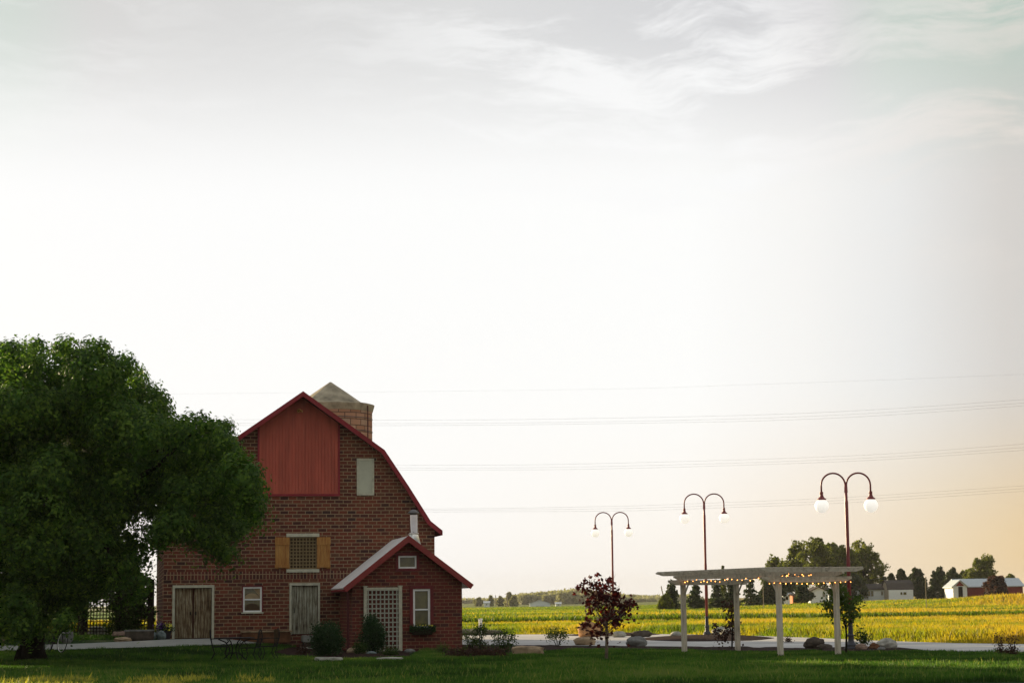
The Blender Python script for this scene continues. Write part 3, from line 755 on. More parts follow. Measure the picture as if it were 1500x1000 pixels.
# swagged curtains behind the barn window, pressed against the pane
u0,z0,u1,z1 = win1; um = (u0+u1)/2; zm = (z0+z1)/2
mb = MB()
def swag(mb, pts): mb.prism([bp(u, 0.070, z) for u, z in pts], BW*-0.018)
cu = [(um+0.02, z1-0.065), (u1-0.065, z1-0.065), (u1-0.065, zm+0.03), (u1-0.12, zm+0.15), (um+0.14, zm+0.26)]
swag(mb, cu); swag(mb, [(um-0.02+0.28*math.cos(a), zm+0.03+0.20*math.sin(a)) for a in [math.pi*i/10 for i in range(11)]])
build('curtain', mb, M['curtain'], fr)
mb = MB(); swag(mb, [(u0+0.07, z0+0.065),(u1-0.07, z0+0.065),(u1-0.07, z0+0.12)]+[(um+0.27*math.cos(a), z0+0.12+0.20*math.sin(a)) for a in [math.pi*i/10 for i in range(11)]])
build('curtain', mb, M['curtain_dim'], fr)
mb = MB(); fbox(mb, u0-0.06, z0-0.05, u1+0.06, z0-0.002, -0.06, 0.03); build('sill', mb, M['pale_board'], fr)
mb = MB(); fbox(mb, u0-0.05, z0, u0-0.002, z1+0.05, -0.03, 0.01); fbox(mb, u1+0.002, z0, u1+0.05, z1+0.05, -0.03, 0.01); fbox(mb, u0-0.002, z1+0.002, u1+0.002, z1+0.05, -0.03, 0.01)
build('casing', mb, M['maroon2'], fr)
# lattice window with shutters
u0,z0,u1,z1 = lwin
mb = MB()
nx, nz = 9, 10
for i in range(nx):
    a = u0+0.02+(u1-u0-0.04)*i/(nx-1); fbox(mb, a-0.020, z0, a+0.020, z1, 0.02, 0.034)
for j in range(nz):
    a = z0+0.03+(z1-z0-0.06)*j/(nz-1); fbox(mb, u0, a-0.020, u1, a+0.020, 0.004, 0.018)
lw = build('lattice_window', mb, M['lattice_wood'], barn)
mb = MB(); fbox(mb, u0+0.003, z0+0.003, u1-0.003, z1-0.003, 0.12, 0.157); build('backing', mb, M['curtain_dim'], lw)
mb = MB(); fbox(mb, u0-0.12, z1+0.002, u1+0.09, z1+0.13, -0.07, -0.002); build('lintel', mb, M['cream'], lw)
mb = MB(); fbox(mb, u0-0.11, z0-0.12, u1+0.09, z0-0.002, -0.07, -0.002); build('sill', mb, M['cream'], lw)
for (a, b) in ((fac(403,810)[0], u0-0.01), (u1+0.01, fac(483.5,810)[0])):
    zb, zt_ = fac(440,832)[1]-0.01, fac(440,787)[1]
    mb = MB(); nn = 4
    for i in range(nn):
        x0 = a+(b-a)*i/nn+0.003; x1 = a+(b-a)*(i+1)/nn-0.003; fbox(mb, x0, zb+0.02*((i*5)%3), x1, zt_, -0.035, -0.004)
    sh = build('shutter', mb, M['shutter'], barn)
    mb = MB(); fbox(mb, a-0.01, zt_-0.27, b+0.01, zt_+0.012, -0.065, -0.037); build('batten', mb, M['shutter'], sh)
    mb = MB(); fbox(mb, a-0.01, zb+0.04, b+0.01, zb+0.15, -0.065, -0.037); build('batten', mb, M['shutter'], sh)
# rear left windows are hidden; the left eave gets a gutter board
mb = MB(); fbox(mb, outer[0][0]-0.03, outer[0][1]-0.16, outer[0][0]+0.04, outer[0][1]+0.02, -0.2, LB+0.3); build('fascia', mb, M['red_trim'], barn)
mb = MB(); fbox(mb, outer[-1][0]-0.04, outer[-1][1]-0.16, outer[-1][0]+0.03, outer[-1][1]+0.02, -0.2, LB+0.3); build('fascia', mb, M['red_trim'], barn)
# lightning stub on the ridge
# ------------------------------------------------------------------ silo
SD = 97.0
sb = at(484, 880, D=SD); sb.z = 0; kS = ppm(SD); SRr = 61.5/kS
zE = at(520, 588, D=SD-SRr).z; zA = at(484, 559.5, D=SD).z
silo = thing('silo', sb, 'round orange clay block silo with grey cone roof behind the barn', 'silo')
mb = MB(); ns = 48
for k in range(ns):
    a0, a1 = 2*math.pi*k/ns, 2*math.pi*(k+1)/ns
    p = lambda a, z: (sb.x+SRr*math.cos(a), sb.y+SRr*math.sin(a), z)
    mb.face([p(a0,0), p(a1,0), p(a1,zE-0.32), p(a0,zE-0.32)], [(a0*SRr,0),(a1*SRr,0),(a1*SRr,zE),(a0*SRr,zE)])
build('silo_wall', mb, M['silo'], silo)
mb = MB(); mb.lathe(sb, [(SRr-0.2, zE-0.33),(SRr+0.02, zE-0.33),(SRr+0.10, zE-0.05),(SRr+0.11, zE),(SRr-0.06, zE+0.05)], 48); build('rim', mb, M['silo'], silo) if False else build('rim', mb, M['silo_cap'], silo)
mb = MB(); mb.lathe(sb, [(SRr*0.82, zE+0.02),(SRr*0.78, zE+0.10),(SRr*0.40, zE+(zA-zE)*0.55),(0.04, zA)], 14); build('roof', mb, M['silo_cap'], silo)
for kz in range(6):
    mb = MB(); zz = zE-0.7-0.62*kz*1.0; mb.lathe(Vector((sb.x,sb.y,zz)), [(SRr+0.002,0),(SRr+0.022,0.008),(SRr+0.022,0.032),(SRr+0.002,0.04)], 40); build('hoop', mb, M['wire'], silo)
mb = MB(); pR = Vector((sb.x+SRr*0.93, sb.y-SRr*0.5, 0)); mb.tube([pR+Vector((0,0,0.5)), pR+Vector((0,0,zE-0.1))], 0.03, 6); build('conduit', mb, M['maroon'], silo)
# ------------------------------------------------------------------ brick cottage in front of the barn
AP = -4.2
cot = thing('brick_cottage', bp(fac(600,950,AP)[0], AP, 0), 'small red brick cottage with white metal roof and steel flue in front of the barn', 'cottage')
cu0 = fac(516, 900, AP)[0]; cu1 = fac(677, 900, AP)[0]; cuc = fac(598, 800, AP)[0]
FOV = 0.35
apx = fac(598.5, 785.5, AP-FOV); rt = fac(693, 857, AP-FOV); lt = fac(503.5, 861.5, AP-FOV)
co_ = [lt, apx, rt]; ci_ = inset(co_, 0.11)
def czin(u):
    for a, b in zip(ci_, ci_[1:]):
        if a[0] <= u <= b[0]: return a[1]+(b[1]-a[1])*(u-a[0])/(b[0]-a[0])
    return ci_[-1][1]
cp = [(cu0,-0.3),(cu1,-0.3),(cu1,czin(cu1)-0.005),(ci_[1][0],ci_[1][1]-0.005),(cu0,czin(cu0)-0.005)]
tri = rect(583.5, 813.5, 610, 832, AP); sw = rect(605, 862, 630, 919, AP); lat = rect(534, 862, 586, 957, AP)
wall_prism('wall', cp, AP, -0.02, [tri, sw, (lat[0]+0.1, 0.0, lat[2]-0.02, lat[3]-0.02)], 0.16, M['brick2'], cot)
# roof sheets
mb = MB(); rb = inset(co_, -0.02)
mb2 = MB()
for i in range(2):
    a, b, c, d = rb[i], rb[i+1], ci_[i+1], ci_[i]
    for q in ([(a,AP-FOV-0.0),(b,AP-FOV-0.0),(b,-0.02),(a,-0.02)], [(d,AP-FOV),(c,AP-FOV),(c,-0.02),(d,-0.02)]):
        mb.face([bp(p[0], w_, p[1]) for p, w_ in q])
    e = a if i == 0 else b; f = d if i == 0 else c
    mb.face([bp(e[0],AP-FOV,e[1]), bp(e[0],-0.02,e[1]), bp(f[0],-0.02,f[1]), bp(f[0],AP-FOV,f[1])])
# standing ribs
for i in range(2):
    a, b = Vector(rb[i]), Vector(rb[i+1]); dirv = (b-a).normalized(); nn = Vector((-dirv.y, dirv.x)) 
    for q in range(9):
        w_ = AP-FOV+0.25+q*0.48
        P0 = bp(a.x, w_, a.y); P1 = bp(b.x, w_, b.y); mb.tube([P0, P1], 0.012, 4)
build('roof', mb, M['white_roof'], cot)
mb = MB()
for i in range(2):
    a, b = co_[i], co_[i+1]; ib2 = inset(co_, 0.155); P=[]
    oo = inset(co_, -0.035)
    for (p, w_) in ((oo[i],-0.04),(oo[i+1],-0.04),(ib2[i+1],-0.04),(ib2[i],-0.04),(oo[i],-0.002),(oo[i+1],-0.002),(ib2[i+1],-0.002),(ib2[i],-0.002)):
        P.append(bp(p[0], AP-FOV+w_, p[1]))
    for q in ((0,1,2,3),(4,5,6,7),(0,1,5,4),(3,2,6,7),(0,3,7,4),(1,2,6,5)): mb.face([P[j] for j in q])
build('bargeboard', mb, M['rake'], cot)
mb = MB(); e = ci_[0]; mb.tube([bp(e[0]+0.06, AP-FOV+0.12, e[1]-0.02), bp(e[0]+0.10, AP-FOV+0.16, e[1]-0.3), bp(e[0]+0.10, AP-FOV+0.16, 0.02)], 0.045, 8); build('downspout', mb, M['maroon'], cot)
mb = MB(); mb.tube([bp(e[0]-0.02, AP-FOV, e[1]+0.02), bp(e[0]-0.02, -0.05, e[1]+0.02)], 0.05, 8); build('gutter', mb, M['red_trim'], cot)
# flue
fu, fz = fac(606, 790, AP+1.6); 
def flue(u, w_):
    zb = fac(605, 792, w_)[1]; z1_ = fac(605.5, 781, w_)[1]; z2_ = fac(605.5, 754, w_)[1]; z3_ = fac(605.5, 746.5, w_)[1]
    mb = MB(); c = bp(u, w_, 0); mb.lathe(c, [(0.30, zb-0.25),(0.16, z1_),(0.16, z1_+0.01)], 24)
    b = build('flashing', mb, M['white_roof'], cot, smooth=True)
    mb = MB(); mb.lathe(c, [(0.20, z1_-0.03),(0.20,z1_+0.02),(0.145, z1_+0.03),(0.145, z2_),(0.14,z2_+0.01)], 24)
    f_ = build('chimney', mb, M['steel'], cot, smooth=False)
    for p in f_.data.polygons: p.use_smooth = True
    mb = MB(); mb.lathe(c, [(0.12,z2_-0.02),(0.12,z2_+0.05),(0.21,z2_+0.06),(0.20,z2_+0.10),(0.08,z3_),(0.02,z3_+0.01)], 24); build('cap', mb, M['dark_metal'], f_, smooth=True)
flue(fac(605.5, 770, AP+1.0)[0], AP+1.0)
# cottage windows
sash_window(cot, tri, AP+0.015, midk=0, inner_t=0.055)
fw = sash_window(cot, sw, AP+0.015, midk=0.47, inner_t=0.07)
def casing(r, t_, mat, drop=True):
    mb = MB(); u0,z0,u1,z1 = r; w0, w1 = AP-0.045, AP-0.002
    fbox(mb, u0-t_, z1+0.001, u1+t_, z1+t_, w0, w1); fbox(mb, u0-t_, z0-(t_ if drop else 0), u1+t_, z0-0.001, w0, w1) if drop else None
    fbox(mb, u0-t_, z0, u0-0.001, z1, w0, w1); fbox(mb, u1+0.001, z0, u1+t_, z1, w0, w1); return build('window_casing', mb, mat, cot)
casing(tri, 0.10, M['maroon2']); casing(sw, 0.12, M['maroon2'], False)
# window box
u0,z0,u1,z1 = sw; zb = z0-0.02
mb = MB(); mb.prism([bp(u0-0.10,AP-0.32,zb-0.02), bp(u1+0.10,AP-0.32,zb-0.02), bp(u1+0.02,AP-0.25,zb-0.22), bp(u0-0.02,AP-0.25,zb-0.22)], BW*0.24)
wb = build('window_box', mb, M['lattice_dark'], cot)
rg = np.random.default_rng(11)
n = 900; P = np.stack([rg.uniform(u0-0.16,u1+0.16,n), rg.uniform(AP-0.36,AP-0.05,n), zb+0.02+rg.normal(size=n)*0.06-0.10*rg.uniform(0,1,n)**3],1)
P = np.array([list(bp(*q)) for q in P]); V, F = leafquads(P, 0.07, rg); npmesh('box_plants', V, F, M['leaf_dark'], wb, rg.uniform(0,1,n))
n = 26; P = np.stack([rg.uniform(u0-0.05,u1+0.05,n), rg.uniform(AP-0.36,AP-0.2,n), zb+0.08+rg.uniform(0,0.05,n)],1)
P = np.array([list(bp(*q)) for q in P]); V, F = leafquads(P, 0.06, rg, 0.9); npmesh('blossoms', V, F, M['flower_y'], wb)
# lattice panel leaning on the cottage front
u0,z0,u1,z1 = lat; z0 = 0.0
trel = thing('lattice_trellis', bp((u0+u1)/2, AP-0.15, 0), 'tall pale wooden lattice trellis framed by two posts against the brick cottage', 'trellis')
mb = MB(); nx, nz = 8, 14
for i in range(nx):
    a = u0+0.12+(u1-u0-0.24)*i/(nx-1); fbox(mb, a-0.022, z0+0.02, a+0.022, z1-0.03, AP-0.085, AP-0.070)
for j in range(nz):
    a = z0+0.06+(z1-z0-0.10)*j/(nz-1); fbox(mb, u0+0.06, a-0.022, u1-0.06, a+0.022, AP-0.103, AP-0.088)
build('lattice', mb, M['lattice_pale'], trel)
for a, b in ((fac(532.5,900,AP)[0], fac(537,900,AP)[0]), (fac(583.5,900,AP)[0], fac(588.5,900,AP)[0])):
    mb = MB(); fbox(mb, a, 0.0, b, z1+0.08, AP-0.12, AP-0.01); fbox(mb, a-0.02, z1+0.08, b+0.02, z1+0.11, AP-0.14, AP-0.003); build('post', mb, M['cream'], trel)
mb = MB(); fbox(mb, u0+0.07, z1-0.02, u1-0.06, z1+0.05, AP-0.105, AP-0.05); build('top_rail', mb, M['cream'], trel)
# ------------------------------------------------------------------ rocks, ledge, steps
def rock(name, px, yb, wpx, hpx, mat, label, seed, cat='boulder', flat=0.0, deep=0.8, group=None, sink=0.12, lean=0.0):
    g_ = gr(px, yb-1.0); k = ppm(g_.y); w_, h = wpx/k, hpx/k
    g_.y += 0; bm = bmesh.new(); bmesh.ops.create_icosphere(bm, subdivisions=4, radius=1.0)
    off = Vector((seed*3.7, seed*1.3, seed*0.7))
    for v in bm.verts:
        p = v.co.copy(); e = 0.75
        if flat > 0:
            p = Vector([math.copysign(abs(q)**(1-flat), q) for q in p])
        d = 1 + 0.22*noise.noise(p*1.1+off) + 0.16*noise.noise(p*2.6+off) + 0.06*noise.noise(p*7+off)
        p = p*d
        v.co = Vector((p.x*w_/2*0.98 + lean*p.z*w_*0.3, p.y*w_*deep/2, (p.z*0.5+0.5)*h*(1+sink) - h*sink))
    me = bpy.data.meshes.new(name); bm.to_mesh(me); bm.free()
    for p in me.polygons: p.use_smooth = True
    me.materials.append(M[mat]); o = bpy.data.objects.new(name, me); C.objects.link(o); o.location = g_; ORG[o.name] = g_
    return tag(o, label, cat, group)
BR = [
 (176,936,24,11,'rock_pink','rounded pink boulder at the back of the pair beside the path',1,0,0.8),
 (180,940.5,26,7,'rock_tan','low flat tan boulder in front of the pink boulder beside the path',2,0.2,0.8),
 (219,937,20,12,'rock_blue','bluish grey boulder leaning between stone basin and potted flowers',4,0,0.8),
 (236,937.5,14,13,'rock_blue','small round blue grey boulder at the foot of the upright stone',5,0,0.8),
 (98,942,18,20,'rock_grey','grey angular boulder on the path edge behind the bicycle wheel',6,0.1,0.8),
 (2,941,14,10,'rock_pink','pink boulder cut by the left edge of the picture',7,0,0.8),
 (421,946,32,18,'rock_dark','dark wedge shaped boulder left of the stone steps',8,0.1,0.7),
 (519,958,20,10,'rock_tan','smooth tan boulder in the mulch beside the round shrub',9,0,0.8),
 (600,957,16,6,'rock_grey','small grey stone at the right foot of the lattice trellis',10,0,0.8),
 (544,959,14,5,'rock_blue','small bluish stone at the left foot of the lattice trellis',11,0,0.8),
 (857.5,946,29,13,'rock_tan','round brown boulder on the lawn edge left of the red maple trunk',12,0.15,0.8),
 (933,948,30,15,'rock_grey','round grey boulder on the lawn edge right of the red maple',13,0.1,0.8),
 (865,934,36,22,'rock_sunlit','sunlit orange boulder leaning at the foot of the farthest street lamp',14,0.05,0.8),
 (907,934.5,19,10,'rock_pale','small pale boulder right of the farthest street lamp base',15,0,0.8),
 (940,934,32,10,'rock_dark','long low dark mossy boulder at the end of the farthest lamp island',16,0.1,0.7),
 (992,937,22,11,'rock_pale','pale round boulder behind the left front pergola post',17,0,0.8),
 (1056,934,28,15,'rock_pale','white boulder under the weeping plant on the middle lamp island',18,0,0.8),
 (1070,936,28,17,'rock_pale','wide white boulder right of the weeping plant stem',19,0,0.8),
 (1193,951,30,17,'rock_dark','large dark domed boulder between the two right pergola posts',20,0.05,0.8),
 (1208,951.5,22,8,'rock_dark','low dark boulder touching the right side of the domed boulder',21,0,0.8),
 (1262,953,18,10,'rock_pink','small pinkish boulder right of the nearest street lamp base',22,0,0.8),
 (1281,952,16,10,'rock_rust','reddish brown boulder in the middle of the lamp rock row',23,0,0.8),
 (1300,951.5,28,16,'rock_pale','large pale pointed boulder ending the rock row right of the nearest lamp',24,0.05,0.8),
 (1291,953.5,12,6,'rock_grey','little grey stone in front of the pale pointed boulder',25,0,0.8),
]
for q in BR: rock('boulder', q[0], q[1], q[2], q[3], q[4], q[5], q[6], flat=q[7], deep=q[8])
rock('standing_stone', 234, 936, 10, 23, 'rock_grey', 'narrow upright grey stone standing at the barn corner', 30, 'stone', deep=0.9, lean=0.25)
rock('stone_block', 144, 933, 27, 14, 'rock_pale', 'pale squared stone block below the lattice fence', 31, 'stone', flat=0.62, deep=0.7)
rock('stone_slab', 481, 969.5, 38, 6.5, 'rock_pale', 'flat pale stone slab in the lawn below the round shrub', 32, 'stone slab', flat=0.5, deep=0.8)
rock('stone_slab', 571, 968, 38, 5, 'rock_pale', 'flat pale stone slab in the lawn below the lattice trellis', 33, 'stone slab', flat=0.5, deep=0.8)
rock('stone_slab', 773.5, 959.5, 45, 12.5, 'rock_tan', 'long squared tan stone slab lying at the right end of the mulch bed', 34, 'stone slab', flat=0.62, deep=0.55)
# stone ledge under the barn window (two blocks seen as one seat)
a = fac(352, 930)[0]; b = fac(426, 930)[0]
def bevelled(name, mb, mat, parent=None, loc=None, wdt=0.02):
    o = build(name, mb, mat, parent, loc); bm = bmesh.new(); bm.from_mesh(o.data); bmesh.ops.bevel(bm, geom=list(bm.edges), offset=wdt, segments=2, affect='EDGES'); bm.to_mesh(o.data); bm.free(); return o
mb = MB(); zb = 0.30; fbox(mb, a+0.05, zb, b-0.04, fac(400,925)[1], -0.55, -0.06)
led = bevelled('stone_ledge', mb, M['rock_rust'], None, bp((a+b)/2, -0.3, zb), 0.03); tag(led, 'long low rust brown stone ledge against the barn wall below the sash window', 'ledge')
mb = MB(); fbox(mb, a, fac(400,925)[1]+0.002, b, fac(400,925)[1]+0.05, -0.6, -0.02); cap_ = bevelled('coping', mb, M['rock_tan'], None, bp((a+b)/2, -0.3, zb), 0.012)
cap_.parent = led; cap_.location = (0,0,0)
# steps
st = thing('stone_steps', bp(fac(452,940)[0], -0.9, 0.0), 'pale stone steps leading up to the grey single barn door', 'steps')
zd = door2[1]; ua, ub = fac(441,935)[0], fac(469,935)[0]
mb = MB(); fbox(mb, ua, zd-0.26, ub, zd-0.02, -0.9, -0.06); bevelled('top_step', mb, M['concrete'], st, wdt=0.015)
mb = MB(); fbox(mb, ua-0.1, zd-0.55, ub+0.15, zd-0.43, -1.7, -0.5); bevelled('lower_step', mb, M['rock_pale'], st, wdt=0.015)
mb = MB(); fbox(mb, ua+0.05, -0.05, ub, zd-0.262, -0.8, -0.1); build('base', mb, M['rock_dark'], st)
# stone fire basin by the fence
c = gr(204, 937.5); kx = ppm(c.y)
bas = thing('stone_basin', c, 'low dark round stone basin with a pale rim behind the pink boulders', 'basin')
mb = MB(); r_ = 21/kx; h_ = 15/kx; mb.lathe(c, [(r_*0.9,-0.05),(r_,h_*0.2),(r_,h_*0.9),(r_*0.8,h_*0.9),(r_*0.78,h_*0.4),(0.02,h_*0.35)], 28); build('bowl', mb, M['rock_dark'], bas)
mb = MB(); mb.lathe(c, [(r_*0.79,h_*0.9),(r_*1.03,h_*0.9),(r_*1.03,h_*1.02),(r_*0.79,h_*1.02)], 28); build('rim', mb, M['rock_grey'], bas)
# ------------------------------------------------------------------ shrubs and bedding plants
def shrub(name, label, cat, px, yb, ytop, wpx, mat, seed, leaf=0.06, n=2600, shape='round', bark='bark', lobes=None, group=None, D=None):
    rg = np.random.default_rng(seed); b = gr(px, yb) if D is None else at(px, yb, D=D)
    b.z = zt(b.x, b.y); k = ppm(b.y); H = (yb-ytop)/k; W = wpx/k
    t_ = thing(name, b, label, cat, group); mb = MB(); rnd = random.Random(seed)
    if lobes is None:
        if shape == 'round': lobes = [(0,0.5,0.5,0.5),(0.12,0.62,0.36,0.38),(-0.15,0.6,0.36,0.36),(0.2,0.35,0.3,0.3),(-0.2,0.33,0.3,0.3)]
        elif shape == 'open': lobes = [(rnd.uniform(-0.4,0.4), rnd.uniform(0.4,0.85), 0.2, 0.17) for _ in range(9)]
    PV=[]; PA=[]; tops=[]
    tot = sum(l[2]**2 for l in lobes)
    for (lx, lz, rx, rz) in lobes:
        c = b+Vector((lx*W, rnd.uniform(-0.15,0.15)*W, lz*H)); tops.append(c)
        ns = max(4, int(n/14*l2/tot)) if (l2 := rx**2) else 4
        P, A = spray_points(c, (rx*W, rx*W*0.9, rz*H), ns, 14, (leaf*1.2, leaf*1.2, leaf*1.3), rg, 0, 0.35)
        P[:,2] = np.maximum(P[:,2], b.z+0.01); PV.append(P); PA.append(A)
    limb_r = 0.012+0.012*H
    for c in tops: mb.tube([b-Vector((0,0,0.05)), b.lerp(c, 0.45)+Vector((rnd.uniform(-.04,.04),0,0.05)), c], [limb_r, limb_r*0.7, limb_r*0.25], 5)
    build('stems', mb, M[bark], t_)
    P = np.concatenate(PV); A = np.concatenate(PA); V, F = leafquads(P, leaf, rg, 0.5, 0.6); npmesh('foliage', V, F, M[mat], t_, A)
    return t_
shrub('round_shrub', 'round dense dark green shrub between the steps and the cottage', 'shrub', 479, 961, 914, 42, 'leaf_dark', 41, 0.07, 9000)
shrub('climbing_shrub', 'tall dark green shrub climbing the lattice trellis', 'shrub', 546, 957, 899, 42, 'leaf_dark', 42, 0.07, 8000, lobes=[(-0.08,0.78,0.2,0.2),(-0.05,0.6,0.26,0.2),(0.1,0.5,0.3,0.22),(-0.28,0.3,0.2,0.28),(0.05,0.25,0.3,0.25),(0.22,0.35,0.2,0.18)])
shrub('leafy_plant', 'tiny dark leafy plant by the barn wall left of the single door', 'plant', 411, 938, 908, 12, 'leaf_dark', 43, 0.06, 700, D=74.9)
shrub('garden_plant', 'small dark leafy plant at the left foot of the cottage corner', 'plant', 527, 958, 943, 16, 'leaf_vine', 44, 0.06, 900)
shrub('garden_plant', 'low green plant at the right front corner of the cottage', 'plant', 649, 957, 946, 14, 'leaf_young', 45, 0.06, 800)
shrub('garden_plant', 'low reddish green plant below the lattice trellis', 'plant', 572, 960, 951, 26, 'leaf_vine', 46, 0.06, 900)
shrub('garden_plant', 'dark bushy plant beside the round shrub near the steps', 'plant', 446, 960, 946, 18, 'leaf_brown', 47, 0.06, 500)
shrub('spindly_plant', 'tall spindly green plant beside the cottage wall', 'plant', 690, 957, 918, 24, 'leaf_young', 48, 0.06, 900, 'open')
shrub('rose_bush', 'dark leaved bush on a thin stem in front of the white pipe', 'shrub', 704, 957, 916, 20, 'leaf_vine', 49, 0.07, 900, lobes=[(-0.1,0.8,0.35,0.12),(0.2,0.85,0.3,0.1),(0,0.5,0.2,0.15),(0.1,0.2,0.4,0.12)])
shrub('rose_bush', 'wide dark leaved bush with gaps in the mulch bed', 'shrub', 738, 956, 924, 34, 'leaf_vine', 50, 0.08, 1100, lobes=[(-0.3,0.75,0.16,0.12),(0,0.82,0.2,0.12),(0.3,0.7,0.18,0.13),(0.1,0.5,0.14,0.1),(-0.2,0.25,0.25,0.2),(0.2,0.2,0.25,0.2)])
shrub('fan_shrub', 'small grey green fan shaped shrub before the driveway', 'shrub', 817, 947, 923, 30, 'leaf_young', 51, 0.07, 900, lobes=[(-0.35,0.7,0.18,0.2),(-0.1,0.8,0.2,0.18),(0.15,0.78,0.2,0.2),(0.36,0.68,0.16,0.18)])
shrub('low_plants', 'tangled reddish low plants at the cottage end of the mulch bed', 'plant', 700, 963, 951, 90, 'leaf_brown', 52, 0.07, 2600, lobes=[(-0.4,0.4,0.12,0.5),(-0.2,0.5,0.12,0.5),(0,0.4,0.14,0.5),(0.2,0.45,0.12,0.45),(0.38,0.4,0.1,0.45)])
shrub('weed_clump', 'small sprouting plant in the mulch right of the nearest street lamp', 'plant', 1262, 949, 927, 17, 'leaf_vine', 53, 0.08, 350, 'open')
shrub('weed_clump', 'dark bristly weeds at the driveway edge near the right border', 'weeds', 1466, 961, 931, 14, 'leaf_brown', 54, 0.06, 500, lobes=[(-0.2,0.8,0.2,0.2),(-0.05,0.5,0.2,0.25),(0.2,0.2,0.3,0.2)])
shrub('weed_clump', 'pair of thin dark seed stalks right of the bristly weeds', 'weeds', 1483, 961, 929, 18, 'leaf_brown', 55, 0.06, 500, lobes=[(-0.3,0.7,0.12,0.3),(0.3,0.8,0.12,0.25),(0,0.2,0.4,0.2)])
shrub('small_weed', 'two tiny reddish sprouts on the driveway right of the third pergola post', 'plant', 1155, 941, 935, 10, 'leaf_brown', 56, 0.06, 60)
# potted flowers by the barn
def pot(px, yb, D, label, yellow, purple):
    b = at(px, yb, D=D); k = ppm(D); t_ = thing('flower_pot', b, label, 'potted flowers')
    mb = MB(); mb.lathe(b, [(0.14,0),(0.20,0.30),(0.22,0.31),(0.22,0.34),(0.18,0.34)], 18); build('pot', mb, M['pot'], t_)
    rg = np.random.default_rng(int(px)); P = np.array(b)[None,:]+rg.normal(size=(500,3))*np.array([0.15,0.12,0.07])+np.array([0,0,0.42]); V,F = leafquads(P,0.07,rg); npmesh('leaves', V, F, M['leaf_dark'], t_, rg.uniform(0,1,500))
    for (dx, dz, m_, s, n) in ((yellow[0], yellow[1], 'flower_y', 0.11, 60), (purple[0], purple[1], 'flower_p', 0.13, 80)):
        P = np.array(b)[None,:]+np.array([dx,-0.1,dz])+rg.normal(size=(n,3))*s*np.array([0.75,0.5,0.6]); V,F = leafquads(P,0.075,rg,0.8); npmesh('blossoms', V, F, M[m_], t_)
pot(330, 936, 74.2, 'dark pot of yellow and purple flowers right of the double barn door', (0.14,0.60), (-0.18,0.55))
pot(243, 937, 72.9, 'dark pot of yellow and purple flowers at the left edge of the double barn door', (0.09,0.50), (-0.16,0.50))
# ------------------------------------------------------------------ red maple, sapling, weeping plant
def small_tree(name, label, px, yb, crown, mat, leaf, n, barkm, r0, seed, tall=None, D=None):
    b = gr(px, yb); D_ = b.y; k = ppm(D_); t_ = thing(name, b, label, 'tree'); rg = np.random.default_rng(seed); rnd = random.Random(seed)
    PV=[]; PA=[]; C_=[]; tot = sum(r*r for _,_,r in crown)
    for (x, y, r) in crown:
        c = at(x, y, D=D_+rnd.uniform(-0.5,0.5)); C_.append(c); rr = r/k
        P, A = spray_points(c, (rr,rr,rr), max(3, int(n/8*r*r/tot)), 8, (0.09,0.09,0.05), rg, 0.5, 0.2); PV.append(P); PA.append(A)
    mb = MB(); tp = at(px, tall, D=D_); pts = [b-Vector((0,0,0.1)), b.lerp(tp,0.5)+Vector((0.02,0,0)), tp]
    mb.tube(pts, [r0*1.2, r0, r0*0.6], 8)
    for c in C_:
        s0 = b.lerp(tp, rnd.uniform(0.55, 1.0)); m_ = s0.lerp(c, 0.5)+Vector((0,0,-0.08)); mb.tube([s0, m_, c], [r0*0.4, r0*0.25, r0*0.1], 5)
        for q in range(3):
            e = c+Vector((rnd.uniform(-1,1),rnd.uniform(-1,1),rnd.uniform(-1,1)))*0.28; mb.tube([m_.lerp(c,0.7), e], [r0*0.14, r0*0.06], 4)
    build('trunk', mb, M[barkm], t_, smooth=True)
    P = np.concatenate(PV); A = np.concatenate(PA); V, F = leafquads(P, leaf, rg, 0.75); npmesh('crown', V, F, M[mat], t_, A)
small_tree('maple_tree', 'young maple with dark red leaves on a thin pale trunk in the lawn', 888, 966,
  [(860,853,9),(870,851,10),(884,856,12),(895,850,7),(858,863,8),(872,868,11),(866,880,11),(884,878,14),(898,872,12),(908,880,12),(920,879,8),(924,886,7),(905,893,12),(890,895,14),(874,896,11),(862,908,7),(878,912,10),(895,908,11),(907,903,8),(852,858,4),(885,925,8),(873,926,5),(856,912,4),(915,896,7),(900,862,7)],
  'leaf_red', 0.13, 1150, 'bark_pale', 0.045, 61, tall=900)
small_tree('sapling', 'slender green sapling between the right pergola post and the nearest lamp', 1239, 958,
  [(1219,862,9),(1230,868,11),(1218,878,9),(1228,885,10),(1240,878,9),(1245,890,9),(1212,885,5),(1222,896,7),(1253,885,7),(1256,875,6),(1252,898,6),(1240,902,6),(1205,879,4),(1226,856,6),(1236,862,6)],
  'leaf_young', 0.10, 1500, 'bark', 0.03, 62, tall=905)
small_tree('weeping_tree', 'small dark weeping tree with drooping leaves behind the second pergola post', 1072, 950,
  [(1062,882,4),(1070,885,6),(1073,893,5),(1070,903,5),(1071,912,5),(1073,922,5),(1064,925,4),(1055,918,3),(1048,922,3),(1060,932,5),(1052,930,4),(1078,900,4),(1046,913,2),(1077,930,4),(1066,917,4)],
  'leaf_brown', 0.10, 600, 'bark', 0.025, 63, tall=886)
